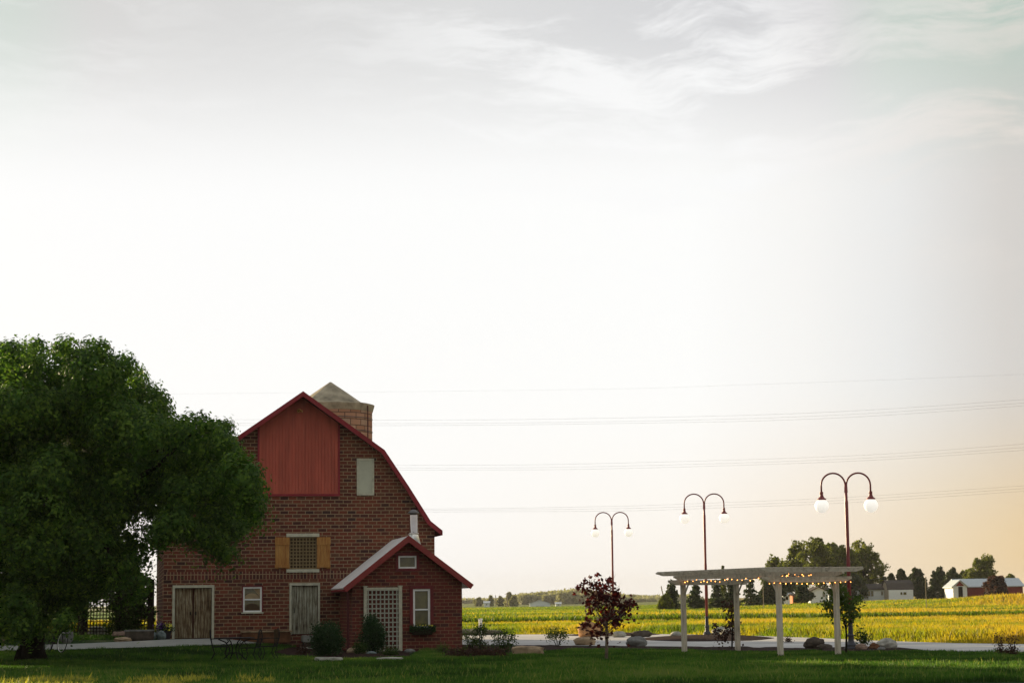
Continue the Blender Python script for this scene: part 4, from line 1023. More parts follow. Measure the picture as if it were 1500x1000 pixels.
# ------------------------------------------------------------------ lattice fence and the trees that hang over it
def lattice_fence():
    D0 = 79.0; zb = 0.35
    a = at(-70, 920, D=D0+1); b = at(226, 920, D=D0); a.z = b.z = zb
    f_ = thing('lattice_fence', a.lerp(b,0.5), 'dark wooden lattice fence with thick posts under the big tree', 'fence')
    L = (b-a).length; d = (b-a).normalized(); nrm = Vector((-d.y, d.x, 0)); AX3 = (d, nrm, BZ); H = 1.75
    posts = [0.0] + [ (at(x, 900, D=D0).x - a.x)/d.x for x in (30, 82, 116, 173, 221)]
    for s in posts:
        mb = MB(); big = 0.19; mb.box(a+d*s+Vector((0,0,H/2+0.2)), (big, big, H+0.9), AX3); build('post', mb, M['lattice_dark'], f_)
    for i, (s0, s1) in enumerate(zip(posts, posts[1:])):
        if s1-s0 < 0.5 or i == 1: continue
        mb = MB(); n = int((s1-s0)/0.125)
        for q in range(n+1):
            s = s0+(s1-s0)*q/n; mb.box(a+d*s+Vector((0,0,H/2+0.08)), (0.035,0.012,H), AX3)
        for q in range(14): mb.box(a+d*((s0+s1)/2)+nrm*0.014+Vector((0,0,0.12+q*0.13)), (s1-s0,0.012,0.035), AX3)
        build('lattice_panel', mb, M['lattice_dark'], f_)
    # vines
    rg = np.random.default_rng(71); PV=[]; PA=[]
    for s, z, r in ((1.0,1.6,0.5),(2.1,1.7,0.5),(3.4,2.4,0.5),(5.0,1.6,0.4),(6.0,2.5,0.4),(6.9,1.0,0.55),(7.2,1.7,0.7),(7.7,1.3,0.5),(7.9,2.2,0.5),(5.9,2.6,0.6),(7.0,2.7,0.6),(4.7,2.5,0.6),(6.6,0.5,0.4),(7.4,0.6,0.3)):
        c = a+d*s+Vector((0,-0.15,z)); P, A = spray_points(c, (r,0.25,r*0.9), int(70*r), 14, (0.09,0.07,0.08), rg); PV.append(P); PA.append(A)
    P = np.concatenate(PV); V, F = leafquads(P, 0.10, rg, 0.7); npmesh('vine', V, F, M['leaf_vine'], f_, np.concatenate(PA))
lattice_fence()
simple_tree('hedge_tree', 'slim dark tree rising behind the lattice fence left of the barn', 'tree', 190, 925, 790, 70, 84, 'leaf_vine', 'bushy', leaf=0.14, dens=1.5, seed=4)
simple_tree('hedge_tree', 'broad dark tree behind the lattice fence right of the big trunk', 'tree', 120, 925, 730, 140, 88, 'leaf_vine', 'open', leaf=0.16, dens=3.5, seed=5)
simple_tree('hedge_tree', 'broad dark tree behind the fence at the left border, enlarged to shade the barn wall', 'tree', -60, 925, 540, 420, 96, 'leaf_vine', 'open', leaf=0.24, dens=13, seed=6)  # enlarged and set mostly out of view to shade the barn's left wall
simple_tree('sun_blocking_tree', 'unseen tall dark tree beyond the left border, added to shade the lawn', 'tree', -190, 925, 560, 520, 77, 'leaf_vine', 'round', leaf=0.24, dens=13, seed=8)  # out of view; added to keep the low sun off the lawn
# low boundary wall of dark hedging under the fence
# ------------------------------------------------------------------ bicycle and bench by the trunk
def bicycle():
    c = gr(79, 955); t_ = thing('bicycle', c, 'dark bicycle with white rimmed wheel leaning beside the tree trunk', 'bicycle')
    ya = R(-52); fw = Vector((math.cos(ya), math.sin(ya), 0)); up_ = Vector((0.10,0.12,1)).normalized(); r_ = 0.34
    P = lambda x, z: c + fw*x + up_*z
    sd_ = fw.cross(up_)
    for x, nm in ((-0.50,'wheel'),(0.52,'wheel')):
        mb = MB(); pts = [P(x,r_)+fw*(r_*math.cos(a))+up_*(r_*math.sin(a)) for a in [2*math.pi*i/28 for i in range(29)]]; mb.tube(pts, 0.02, 6, False); w_ = build('wheel', mb, M['iron'], t_)
        mb = MB(); pts = [P(x,r_)+fw*(r_*0.93*math.cos(a))+up_*(r_*0.93*math.sin(a)) for a in [2*math.pi*i/28 for i in range(29)]]; mb.tube(pts, 0.012, 5, False); build('rim', mb, M['white'] if x > 0 else M['iron'], w_)
        mb = MB()
        for i in range(12):
            a = 2*math.pi*i/12; mb.tube([P(x,r_), P(x,r_)+fw*(r_*0.93*math.cos(a))+up_*(r_*0.93*math.sin(a))], 0.003, 3)
        build('spokes', mb, M['iron'], w_)
    mb = MB(); hd = P(0.36,0.82); st_ = P(-0.18,0.80); bb = P(-0.08,0.30); ra = P(-0.50,r_); fa = P(0.52,r_)
    for q in ((hd,st_),(hd,bb),(st_,bb),(bb,ra),(ra,st_),(P(0.34,0.90),fa)): mb.tube(list(q), 0.018, 6)
    build('frame', mb, M['iron'], t_)
    mb = MB(); h0 = P(0.33,0.98); mb.tube([P(0.34,0.88), h0], 0.015, 6); mb.tube([h0-sd_*0.28-fw*0.12, h0-sd_*0.22, h0, h0+sd_*0.22, h0+sd_*0.28-fw*0.12], 0.014, 6); build('handlebar', mb, M['iron'], t_)
    mb = MB(); s = P(-0.20,0.92); mb.tube([st_, s], 0.014, 6); mb.tube([s-fw*0.14, s, s+fw*0.14], [0.07,0.055,0.02], 8); build('saddle', mb, M['iron'], t_)
    mb = MB(); mb.tube([bb-sd_*0.1, bb+sd_*0.1], 0.02, 6); mb.tube([bb+sd_*0.1, bb+sd_*0.1+up_*-0.16], 0.012, 5); mb.tube([bb-sd_*0.1, bb-sd_*0.1+up_*0.16], 0.012, 5); build('pedals', mb, M['iron'], t_)
    return c, fw, up_
cB, fwB, upB = bicycle()
mb = MB(); bc = cB+fwB*0.50+upB*0.86+Vector((0,0,0.0)); mb.lathe(bc-Vector((0,0,0.12)), [(0.10,0),(0.15,0.2),(0.16,0.21),(0.13,0.21)], 14)
bk = build('bicycle_basket', mb, M['lattice_dark'], None, bc); tag(bk, 'dark basket of flowers hanging on the bicycle handlebar', 'basket')
rg = np.random.default_rng(5); P = np.array(bc)+np.array([0,0,0.14])+rg.normal(size=(500,3))*np.array([0.13,0.13,0.08]); V, F = leafquads(P, 0.07, rg); npmesh('foliage', V, F, M['leaf_dark'], bk, rg.uniform(0,1,500))
def bench():
    c = gr(14, 955); t_ = thing('garden_bench', c, 'dark wooden bench left of the big tree trunk', 'bench'); 
    mb = MB()
    for i in range(4): mb.box(c+Vector((0,-0.18+i*0.12,0.45)), (1.3,0.10,0.03))
    build('seat', mb, M['lattice_dark'], t_)
    mb = MB()
    for i in range(3): mb.box(c+Vector((0,0.28,0.58+i*0.14)), (1.3,0.03,0.10))
    build('backrest', mb, M['lattice_dark'], t_)
    for sx in (-0.55,0.55):
        for sy, h in ((-0.2,0.44),(0.26,0.9)):
            mb = MB(); mb.box(c+Vector((sx,sy,h/2)), (0.06,0.06,h)); build('leg', mb, M['lattice_dark'], t_)
bench()
# ------------------------------------------------------------------ wrought iron table and chairs
def arc(c, ax, r, a0, a1, n=10): return [c+ax[0]*(r*math.cos(a0+(a1-a0)*i/n))+ax[1]*(r*math.sin(a0+(a1-a0)*i/n)) for i in range(n+1)]
def patio_table(px, yb):
    c = gr(px, yb); t_ = thing('patio_table', c, 'round black wrought iron table on the lawn before the barn', 'table')
    mb = MB(); mb.lathe(c, [(0.02,0.70),(0.60,0.70),(0.61,0.715),(0.60,0.73),(0.02,0.73)], 32); build('tabletop', mb, M['iron'], t_)
    for i in range(4):
        th = i*math.pi/2+0.5; d = Vector((math.cos(th), math.sin(th), 0)); ax = (d, BZ)
        mb = MB(); pts = [c+d*0.5+BZ*0.69, c+d*0.28+BZ*0.60, c+d*0.14+BZ*0.42, c+d*0.16+BZ*0.26, c+d*0.34+BZ*0.10, c+d*0.46+BZ*0.0]; mb.tube(pts, 0.018, 6)
        mb.tube(arc(c+d*0.33+BZ*0.44, ax, 0.10, -2.2, 2.6), 0.010, 5); build('leg', mb, M['iron'], t_)
    mb = MB(); mb.tube(arc(c+BZ*0.28, (Vector((1,0,0)), Vector((0,1,0))), 0.17, 0, 2*math.pi, 20), 0.012, 5); build('ring', mb, M['iron'], t_)
def iron_chair(px, yb, rot, label, tan=False):
    c = gr(px, yb); t_ = thing('patio_chair', c, label, 'chair', 'iron patio chairs around the lawn table')
    f = Vector((math.cos(rot), math.sin(rot), 0)); s = Vector((-f.y, f.x, 0))
    mat = M['iron']
    mb = MB()
    for i in range(9): mb.tube([c+s*(-0.21+0.0525*i)-f*0.21+BZ*0.42, c+s*(-0.21+0.0525*i)+f*0.22+BZ*0.42], 0.008, 4)
    mb.tube([c-s*0.22-f*0.22+BZ*0.42, c+s*0.22-f*0.22+BZ*0.42, c+s*0.24+f*0.23+BZ*0.42, c-s*0.24+f*0.23+BZ*0.42, c-s*0.22-f*0.22+BZ*0.42], 0.014, 5); build('seat', mb, mat, t_)
    mb = MB(); bt = c-f*0.30
    mb.tube([c-s*0.22-f*0.22+BZ*0.42, bt-s*0.22+BZ*0.75, bt-s*0.12+BZ*0.92, bt+BZ*0.96, bt+s*0.12+BZ*0.92, bt+s*0.22+BZ*0.75, c+s*0.22-f*0.22+BZ*0.42], 0.014, 5)
    for i in range(7): k = -0.18+0.06*i; mb.tube([c+s*k-f*0.22+BZ*0.43, bt+s*k+BZ*(0.94-abs(k)*0.6)], 0.007, 4)
    for z in (0.55,0.66,0.77): mb.tube([bt+f*0.04-s*0.22+BZ*z, bt+f*0.04+s*0.22+BZ*z], 0.007, 4)
    build('backrest', mb, mat, t_)
    for sg in (-1,1):
        mb = MB(); a = c+s*(0.24*sg); mb.tube([bt+s*0.23*sg+BZ*0.66, a-f*0.05+BZ*0.67, a+f*0.2+BZ*0.66, a+f*0.26+BZ*0.58, a+f*0.20+BZ*0.52], 0.012, 5); build('armrest', mb, mat, t_)
        mb = MB(); mb.tube([a+f*0.22+BZ*0.42, a+f*0.16+BZ*0.22, a+f*0.26+BZ*0.0], 0.014, 5); build('leg', mb, mat, t_)
        mb = MB(); mb.tube([a-f*0.22+BZ*0.42, a-f*0.16+BZ*0.22, a-f*0.28+BZ*0.0], 0.014, 5); build('leg', mb, mat, t_)
    if tan:
        mb = MB(); mb.box(bt+f*0.06+BZ*0.72, (0.05,0.38,0.42), (f, s, BZ)); o = bevelled('chair_cushion', mb, M['curtain_dim'], None, c, 0.02); tag(o, 'brown back cushion leaning on the right patio chair', 'cushion')
patio_table(343, 969.5)
iron_chair(322, 967, R(10), 'black wrought iron chair on the left side of the patio table')
iron_chair(367, 969, R(170), 'black wrought iron chair between the patio table and the cushioned chair')
iron_chair(393, 966, R(200), 'black wrought iron chair farthest right holding a brown cushion', True)
# ------------------------------------------------------------------ double arm street lamps
def street_lamp(px, yb, ytop, base_z, label, lit, Hm=6.5):
    k = None
    c = gr(px, yb); D_ = c.y; H = at(px, ytop, D=D_).z - c.z; k = H/6.5
    t_ = thing('street_lamp', c, label, 'street lamp', 'double arm street lamps along the driveway')
    P = lambda x, z: c+Vector((x,0,z))
    rA = 0.48*min(1.0, k*0.93); zc = H-rA
    mb = MB(); mb.lathe(c, [(0.045,0.86),(0.065,0.87),(0.062,H*0.50),(0.055,H*0.52),(0.062,zc-0.55),(0.05,zc-0.50),(0.042,zc+0.02)], 16); build('pole', mb, M['pole_red'], t_, smooth=True)
    mb = MB(); mb.lathe(c, [(0.23,-0.05),(0.23,0.06),(0.19,0.10),(0.19,0.16),(0.12,0.24),(0.095,0.30),(0.09,0.42),(0.11,0.44),(0.11,0.48),(0.08,0.52),(0.075,0.86),(0.09,0.88),(0.09,0.92),(0.062,0.94)], 20); build('base', mb, M['pole_dark'], t_)
    for s in (-1,1):
        mb = MB(); cc = P(s*(rA+0.02), zc)
        pts = [P(s*0.03, zc-0.25)] + [cc+Vector((-s*rA*math.cos(a), 0, rA*math.sin(a))) for a in [math.pi*i/14 for i in range(15)]] + [P(s*(2*rA+0.02), zc-0.28)]
        pts = [Vector(p) for p in pts]
        mb.tube(pts, 0.030, 8); arm = build('arm', mb, M['pole_red'], t_, smooth=True)
        e = P(s*(2*rA+0.02), zc-0.25)
        mb = MB(); mb.lathe(e, [(0.055,0.04),(0.06,0.0),(0.055,-0.06),(0.075,-0.13),(0.11,-0.17),(0.15,-0.19),(0.15,-0.23),(0.10,-0.23)], 18); build('lamp_cap', mb, M['pole_red'], t_)
        mb = MB(); mb.sphere(e+Vector((0,0,-0.43)), 0.235, 24, 14); build('globe', mb, M['globe'], t_, smooth=True)
street_lamp(1247, 951, 692.5, 0, 'nearest and tallest looking dark red street lamp with two glowing globes', True, 6.5)
street_lamp(1036, 932, 723, 0, 'middle dark red double arm street lamp behind the pergola', True, 6.5)
street_lamp(899, 925, 750, 0, 'farthest and smallest looking dark red street lamp behind the red maple', True, 6.5)
# ------------------------------------------------------------------ pergola
def pergola():
    be = R(21.2); u = Vector((math.cos(be), math.sin(be), 0)); v = Vector((math.sin(be), -math.cos(be), 0))
    O = Vector((5.42, 64.69, 0)); L = 6.36; Wd = 1.92
    P = lambda a, b, z: O+u*a+v*b+BZ*z
    AX4 = (u, v, BZ)
    t_ = thing('pergola', P(Wd/2, L/2, 0), 'weathered pale wooden pergola with four square posts on the lawn', 'pergola')
    for a in (0, Wd):
        for b in (0, L):
            mb = MB(); mb.box(P(a, b, 1.08), (0.145,0.145,2.42), AX4); bevelled('post', mb, M['pergola_v'], t_, wdt=0.012)
    def beam(mb, p0, p1, h, tk, tail):
        """board with shaped tails"""
        d = (p1-p0); Ln = d.length; d.normalize(); sdv = d.cross(BZ)
        pr_ = [(0, h), (Ln, h), (Ln, h*0.6), (Ln-tail*0.55, h*0.32), (Ln-tail, 0), (tail, 0), (tail*0.55, h*0.32), (0, h*0.6)]
        mb.prism([p0+d*x+BZ*z-sdv*tk/2 for x, z in pr_], sdv*tk)
    z0 = 2.29
    for b in (-0.0, L):                       # low cross headers, one each side of the posts
        for sgn in (-1, 1):
            mb = MB(); bb = b+sgn*0.099; beam(mb, P(-0.48, bb, z0-0.14), P(Wd+0.48, bb, z0-0.14), 0.165, 0.045, 0.2); build('header', mb, M['pergola'], t_)
    for a in (0.0, Wd):                    # long beams on top of the headers
        mb = MB(); beam(mb, P(a, -0.65, z0+0.029), P(a, L+0.45, z0+0.029), 0.13, 0.06, 0.35); build('long_beam', mb, M['pergola'], t_)
    nr = 13
    for i in range(nr):
        b = -0.5+(L+0.85)*i/(nr-1)
        mb = MB(); beam(mb, P(-0.72, b, z0+0.162), P(Wd+0.74, b, z0+0.162), 0.11, 0.042, 0.25); build('rafter', mb, M['pergola'], t_)
    for i in range(13):
        a = -0.58+(Wd+1.16)*i/12
        mb = MB(); mb.box(P(a, L/2-0.05, z0+0.288), (0.045, L+1.25, 0.028), AX4); build('slat', mb, M['pergola'], t_)
    # braces
    for a in (0.0, Wd):
        for b, s in ((0.09,1),(L-0.09,-1)):
            mb = MB(); mb.tube([P(a, b, z0-0.45), P(a, b+s*0.42, z0+0.02)], 0.03, 4); build('brace', mb, M['pergola'], t_)
    # string lights: three strings
    def string(path, n, label, seed, scat=0.03):
        rnd = random.Random(seed); s_ = thing('string_lights', path[0], label, 'string lights', 'orange string lights on the pergola')
        seg = []; 
        for i in range(n):
            k = i/(n-1)*(len(path)-1); j = min(int(k), len(path)-2); p = path[j].lerp(path[j+1], k-j); seg.append(p+Vector((rnd.uniform(-scat,scat), rnd.uniform(-scat,scat), rnd.uniform(-scat,scat)*1.2)))
        mb = MB(); mb.tube(seg, 0.006, 4); build('cord', mb, M['wire'], s_)
        for p in seg:
            mb = MB(); mb.sphere(p-Vector((0,0,0.03)), 0.010+0.006*rnd.random(), 8, 6, 1.2); build('bulb', mb, M['bulb'], s_)
    string([P(-0.06, -0.3, z0+0.02), P(-0.06, L*0.45, z0+0.0), P(-0.06, L-0.2, z0+0.02)], 24, 'string of small orange bulbs along the left long beam of the pergola', 1, 0.035)
    string([P(-0.4, L+0.17, z0-0.13), P(Wd*0.5, L+0.17, z0-0.15), P(Wd+0.42, L+0.17, z0-0.12)], 16, 'string of pale orange bulbs along the near header of the pergola', 2, 0.012)
    pts = [P(0.25+1.45*((i*7)%10)/9.0, L-0.15-0.22*i, z0+0.06+0.05*math.sin(i*2.1)) for i in range(11)]
    string(pts, 34, 'tangled string of bright orange bulbs under the near rafters of the pergola', 3, 0.07)
pergola()
# white pipe by the driveway, gravel pile
c = gr(704, 934); k = ppm(c.y); pv = thing('white_pipe', c, 'short white pipe standing at the far driveway edge right of the cottage', 'pipe')
mb = MB(); mb.tube([c-BZ*0.1, c+BZ*(26/k)], 0.085, 12); build('pipe', mb, M['white'], pv); mb = MB(); mb.tube([c+BZ*(26/k), c+BZ*(28/k)], 0.11, 12); build('cap', mb, M['white'], pv)
mb = MB(); c = gr(690, 928.5); n=24
o = rock('gravel_mound', 690, 931, 92, 9, 'graypile', 'low grey green gravel mound behind the driveway beside the cottage', 77, 'mound', deep=0.5)
# ------------------------------------------------------------------ overhead wires
def wire(pts, label, D0, D1):
    P = []
    for i, (x, y) in enumerate(pts):
        k = (1700-x)/(1700+100); P.append(at(x, y, D=D0+(D1-D0)*k))
    # smooth: resample with quadratic-ish interpolation
    Q = []
    for i in range(len(P)-1):
        for q in range(8):
            tt = q/8; p0 = P[max(0,i-1)]; p1 = P[i]; p2 = P[i+1]; p3 = P[min(len(P)-1,i+2)]
            Q.append(0.5*((2*p1)+(p2-p0)*tt+(2*p0-5*p1+4*p2-p3)*tt*tt+(3*p1-p0-3*p2+p3)*tt**3))
    Q.append(P[-1]); mb = MB(); mb.tube(Q, 0.008, 4, False)
    tag(build('power_line', mb, M['wire']), label, 'power line', 'power lines crossing the sky')
wl = [([(1700,540),(1500,548),(1300,556),(1100,563),(800,571),(-100,580)], 'topmost single faint power line in the sky'),
      ([(1700,568),(1500,585),(1200,604),(900,612),(560,615),(-100,612)], 'upper wire of the highest bundle of power lines'),
      ([(1700,573),(1500,590),(1200,609),(900,617),(560,620),(-100,618)], 'middle wire of the highest bundle of power lines'),
      ([(1700,577),(1500,594),(1200,613),(900,620),(560,623),(-100,622)], 'lower wire of the highest bundle of power lines'),
      ([(1700,635),(1500,650),(1250,667),(900,678),(620,681),(-100,680)], 'upper wire of the middle bundle of power lines'),
      ([(1700,640),(1500,655),(1250,671.5),(900,682.5),(620,685),(-100,684)], 'middle wire of the middle bundle of power lines'),
      ([(1700,644),(1500,659),(1250,675),(900,686),(620,688),(-100,687)], 'lower wire of the middle bundle of power lines'),
      ([(1700,696),(1500,711),(1240,728),(1050,736),(900,741),(620,745),(-100,748)], 'upper wire of the lowest bundle of power lines'),
      ([(1700,700),(1500,715),(1240,732),(1050,740),(900,744.5),(620,747),(-100,751)], 'middle wire of the lowest bundle of power lines'),
      ([(1700,704),(1500,719),(1240,736),(1050,743.5),(900,748),(620,749.5),(-100,753)], 'lower wire of the lowest bundle of power lines')]
for p, lb in wl: wire(p, lb, *((330, 420) if 'topmost' in lb else (190, 215)))
# ------------------------------------------------------------------ far farmstead
def utility_pole(px, yb, yt, D, label, lean=0.0, arm=True, r=None):
    b = at(px, yb, D=D); b.z = zt(b.x, b.y); tp = at(px, yt, D=D); tp.x = b.x+lean; tp.y = b.y
    t_ = thing('utility_pole', b, label, 'utility pole', 'utility poles by the fields'); r = r or 0.5*2.0*D/FPX*0.55
    mb = MB(); mb.tube([b-BZ*0.2, tp], [r*1.1, r*0.85], 8); build('pole', mb, M['util'], t_)
    if arm:
        mb = MB(); w_ = r*5; mb.box(tp-BZ*0.5, (w_*2, r, r*1.1)); build('crossarm', mb, M['util'], t_)
utility_pole(1357, 886, 845, 240, 'pale thin utility pole standing in the golden field', arm=False)
utility_pole(1118.5, 884, 851, 300, 'pale utility pole seen between the pergola posts', arm=False)
utility_pole(1037, 884, 856, 320, 'short pale pole behind the middle street lamp', arm=False)
utility_pole(976, 885, 858, 420, 'tiny thin pole left of the pergola conifers', lean=-1.0, arm=False, r=0.12)
utility_pole(743, 886, 868, 900, 'tiny pole right of the far white house', arm=True, r=0.2)
utility_pole(726, 883, 871, 1100, 'faintest pole above the far white house', arm=False, r=0.22)
def house(name, label, cat, px0, px1, yb, yeave, yridge, D, wallm, roofm, depth=8.0, gable='side', yaw=0.0, windows=(), doors=(), facegable=None, hip=0.0):
    """gable house; ridge runs along x unless gable=='front'. windows: (fx0,fz0,fx1,fz1) fractions of the front"""
    a = at(px0, yb, D=D); b = at(px1, yb, D=D); zb = a.z*0.5+b.z*0.5; a.z = b.z = zb
    xm = (px0+px1)/2; ze = at(xm, yeave, D=D).z; zr = at(xm, yridge, D=D+(depth/2 if gable=='side' else 0)).z
    c = a.lerp(b, 0.5); t_ = thing(name, c, label, cat); W = (b-a).length
    u = Vector((math.cos(yaw), math.sin(yaw), 0)); v = Vector((-math.sin(yaw), math.cos(yaw), 0)); AXh = (u, v, BZ)
    P = lambda x, y, z: c+u*x+v*y+BZ*(z-zb)
    h = W/2; mb = MB()
    if gable == 'side':
        prof = [(0, zb-1.2), (depth, zb-1.2), (depth, ze), (depth/2, zr), (0, ze)]
        mb.prism([P(-h, y, z) for y, z in prof], u*W)
    else:
        prof = [(-h, zb-1.2), (h, zb-1.2), (h, ze), (0, zr), (-h, ze)]
        mb.prism([P(x, 0, z) for x, z in prof], v*depth)
    build('wall', mb, wallm, t_)
    mb = MB(); ov = 0.35; tk = 0.18
    if gable == 'side':
        k = (zr-ze)/(depth/2)
        for s in (0, 1):
            y0, y1 = (-ov, depth/2) if s == 0 else (depth+ov, depth/2)
            mb.prism([P(-h-ov, y0, ze-ov*k+0.03), P(-h-ov, y1, zr+0.03), P(-h-ov, y1, zr+0.03+tk), P(-h-ov, y0, ze-ov*k+0.03+tk)], u*(W+2*ov))
    else:
        k = (zr-ze)/h
        for s in (-1, 1):
            mb.prism([P(s*(h+ov), -ov, ze-ov*k+0.03), P(0, -ov, zr+0.03), P(0, -ov, zr+0.03+tk), P(s*(h+ov), -ov, ze-ov*k+0.03+tk)], v*(depth+2*ov))
    build('roof', mb, roofm, t_)
    for (x0, z0, x1, z1) in windows:
        mb = MB(); X0, X1 = -h+W*x0, -h+W*x1; Z0, Z1 = zb+(ze-zb)*z0, zb+(ze-zb)*z1
        mb.box(P((X0+X1)/2, -0.03, (Z0+Z1)/2), (X1-X0, 0.05, Z1-Z0), AXh); wn = build('window', mb, M['glass'], t_)
        mb = MB()
        for (cx, cz, sx, sz_) in (((X0+X1)/2, Z1+0.06, X1-X0+0.24, 0.12), ((X0+X1)/2, Z0-0.06, X1-X0+0.24, 0.12), (X0-0.06, (Z0+Z1)/2, 0.12, Z1-Z0), (X1+0.06, (Z0+Z1)/2, 0.12, Z1-Z0), ((X0+X1)/2, (Z0+Z1)/2, 0.07, Z1-Z0)):
            mb.box(P(cx, -0.045, cz), (sx, 0.09, sz_), AXh)
        build('frame', mb, M['white_siding'], wn)
    for (x0, x1, zt_, m_) in doors:
        mb = MB(); X0, X1 = -h+W*x0, -h+W*x1; Z1 = zb+(ze-zb)*zt_
        mb.box(P((X0+X1)/2, -0.05, (zb+Z1)/2), (X1-X0, 0.1, Z1-zb), AXh); build('door', mb, M[m_], t_)
    return t_, P, (zb, ze, zr, h, W, AXh)
FD = 430
house('ranch_house', 'long low white house with dark roof behind the right pergola post', 'house', 1254, 1300, 876, 863, 856, FD, M['white_siding'], M['grey_roof'], 7, windows=((0.12,0.3,0.2,0.8),(0.38,0.25,0.56,0.85),(0.8,0.35,0.86,0.8)))
# gambrel white barn: wall + two-slope roof
def gambrel(px0, px1, yb, ye, yk, yr, D, depth):
    a = at(px0, yb, D=D); b = at(px1, yb, D=D); zb = a.z*0.5+b.z*0.5; zi = lambda y: at((px0+px1)/2, y, D=D).z
    ze, zk, zr = zi(ye), zi(yk), zi(yr); t_ = thing('white_barn', Vector(((a.x+b.x)/2, D, zb)), 'white barn with steep dark grey roof beside the ranch house', 'barn')
    W = b.x-a.x; yaw = R(0); u = Vector((math.cos(yaw), math.sin(yaw),0)); v = Vector((-math.sin(yaw), math.cos(yaw),0)); o_ = Vector((a.x, D, 0))
    P = lambda x, y, z: o_+u*x+v*y+BZ*z
    prof = [(0,zb-1),(depth,zb-1),(depth,ze),(depth*0.8,zk),(depth*0.5,zr),(depth*0.2,zk),(0,ze)]
    mb = MB(); mb.prism([P(0,y,z) for y, z in prof], u*W); build('wall', mb, M['white_siding'], t_)
    mb = MB(); tk = 0.16
    rr = prof[2:]
    for (y0,z0),(y1,z1) in zip(rr, rr[1:]):
        mb.prism([P(-0.25,y0,z0+0.02), P(-0.25,y1,z1+0.02), P(-0.25,y1,z1+0.02+tk), P(-0.25,y0,z0+0.02+tk)], u*(W+0.5))
    build('roof', mb, M['grey_roof'], t_)
    mb = MB(); mb.prism([P(-0.03,y,z) for y, z in prof], u*0.028); build('gable_end', mb, M['tan_siding'], t_)
    for x0, x1 in ((0.48,0.56),(0.60,0.72)):
        mb = MB(); mb.box(P(W*(x0+x1)/2, -0.03, zb+(ze-zb)*0.58), (W*(x1-x0), 0.05, (ze-zb)*0.3), (u,v,BZ)); build('window', mb, M['glass'], t_)
gambrel(1302, 1338, 876, 863.5, 854, 850, FD-5, 7.5)
house('small_house', 'white gabled house half hidden by the sapling crown', 'house', 1187, 1213, 877, 866, 860, FD-10, M['white_siding'], M['grey_roof'], 8, gable='front', windows=((0.7,0.3,0.85,0.8),))
house('garage', 'small white garage right of the gabled house', 'garage', 1214, 1240, 876, 867, 862, FD, M['white_siding'], M['grey_roof'], 7, windows=((0.2,0.3,0.35,0.8),))
house('orange_shed', 'tiny orange shed among the far trees behind the pergola', 'shed', 1161, 1168, 878, 872, 870, FD-20, M['orange_far'], M['grey_roof'], 4, doors=((0.3,0.6,0.8,'dark'),))
house('white_shed', 'low white shed left of the tiny orange shed', 'shed', 1147, 1160, 878, 872, 869, FD, M['white_siding'], M['tin_roof'], 4, doors=((0.3,0.6,0.8,'dark'),))
# the red and white barn
t_, P_, (zb, ze, zr, h, W, AXh) = house('red_barn', 'red barn with pale tin roof and white front with a dark doorway', 'barn', 1404, 1464, 874, 859, 848.5, FD-20, M['red_far'], M['tin_roof'], 9, gable='side', windows=(), doors=((0.05,0.14,0.55,'white_siding'),))
t2_, P2, (zb, ze, zr, h, W, AXh) = house('barn_porch', 'white fronted gabled entrance wing of the red barn', 'barn wing', 1396.5, 1417, 874, 858.5, 850, FD-24, M['white_siding'], M['tin_roof'], 8, gable='front', doors=((0.38,0.68,0.98,'dark'),))
mb = MB(); mb.prism([P2(-h*0.62,-0.06,ze+0.1), P2(h*0.62,-0.06,ze+0.1), P2(0,-0.06,zr-0.12)], AXh[1]*0.05); build('gable_panel', mb, M['orange_far'] if False else M['red_far'], t2_)
house('red_shed', 'red shed with pale tin roof at the right border', 'shed', 1477, 1499, 877, 858, 847.5, FD-30, M['red_far'], M['tin_roof'], 9, doors=((0.12,0.62,0.42,'lattice_wood'),))
house('far_shed', 'white gabled shed far across the green field', 'shed', 776, 806, 889, 883.5, 879, 880, M['white_siding'], M['tin_roof'], 10, gable='front', doors=((0.3,0.7,0.5,'tin_roof'),))
house('far_house', 'tiny white house on the far left horizon beside the cottage roof', 'house', 709, 717, 887, 883, 880.5, 950, M['white_siding'], M['tin_roof'], 8, windows=((0.4,0.3,0.6,0.8),))
house('far_house', 'tiny pale house hidden in the far hazy woodland', 'house', 814, 822, 887, 884, 882, 1000, M['white_siding'], M['tin_roof'], 8, windows=((0.4,0.3,0.6,0.8),))
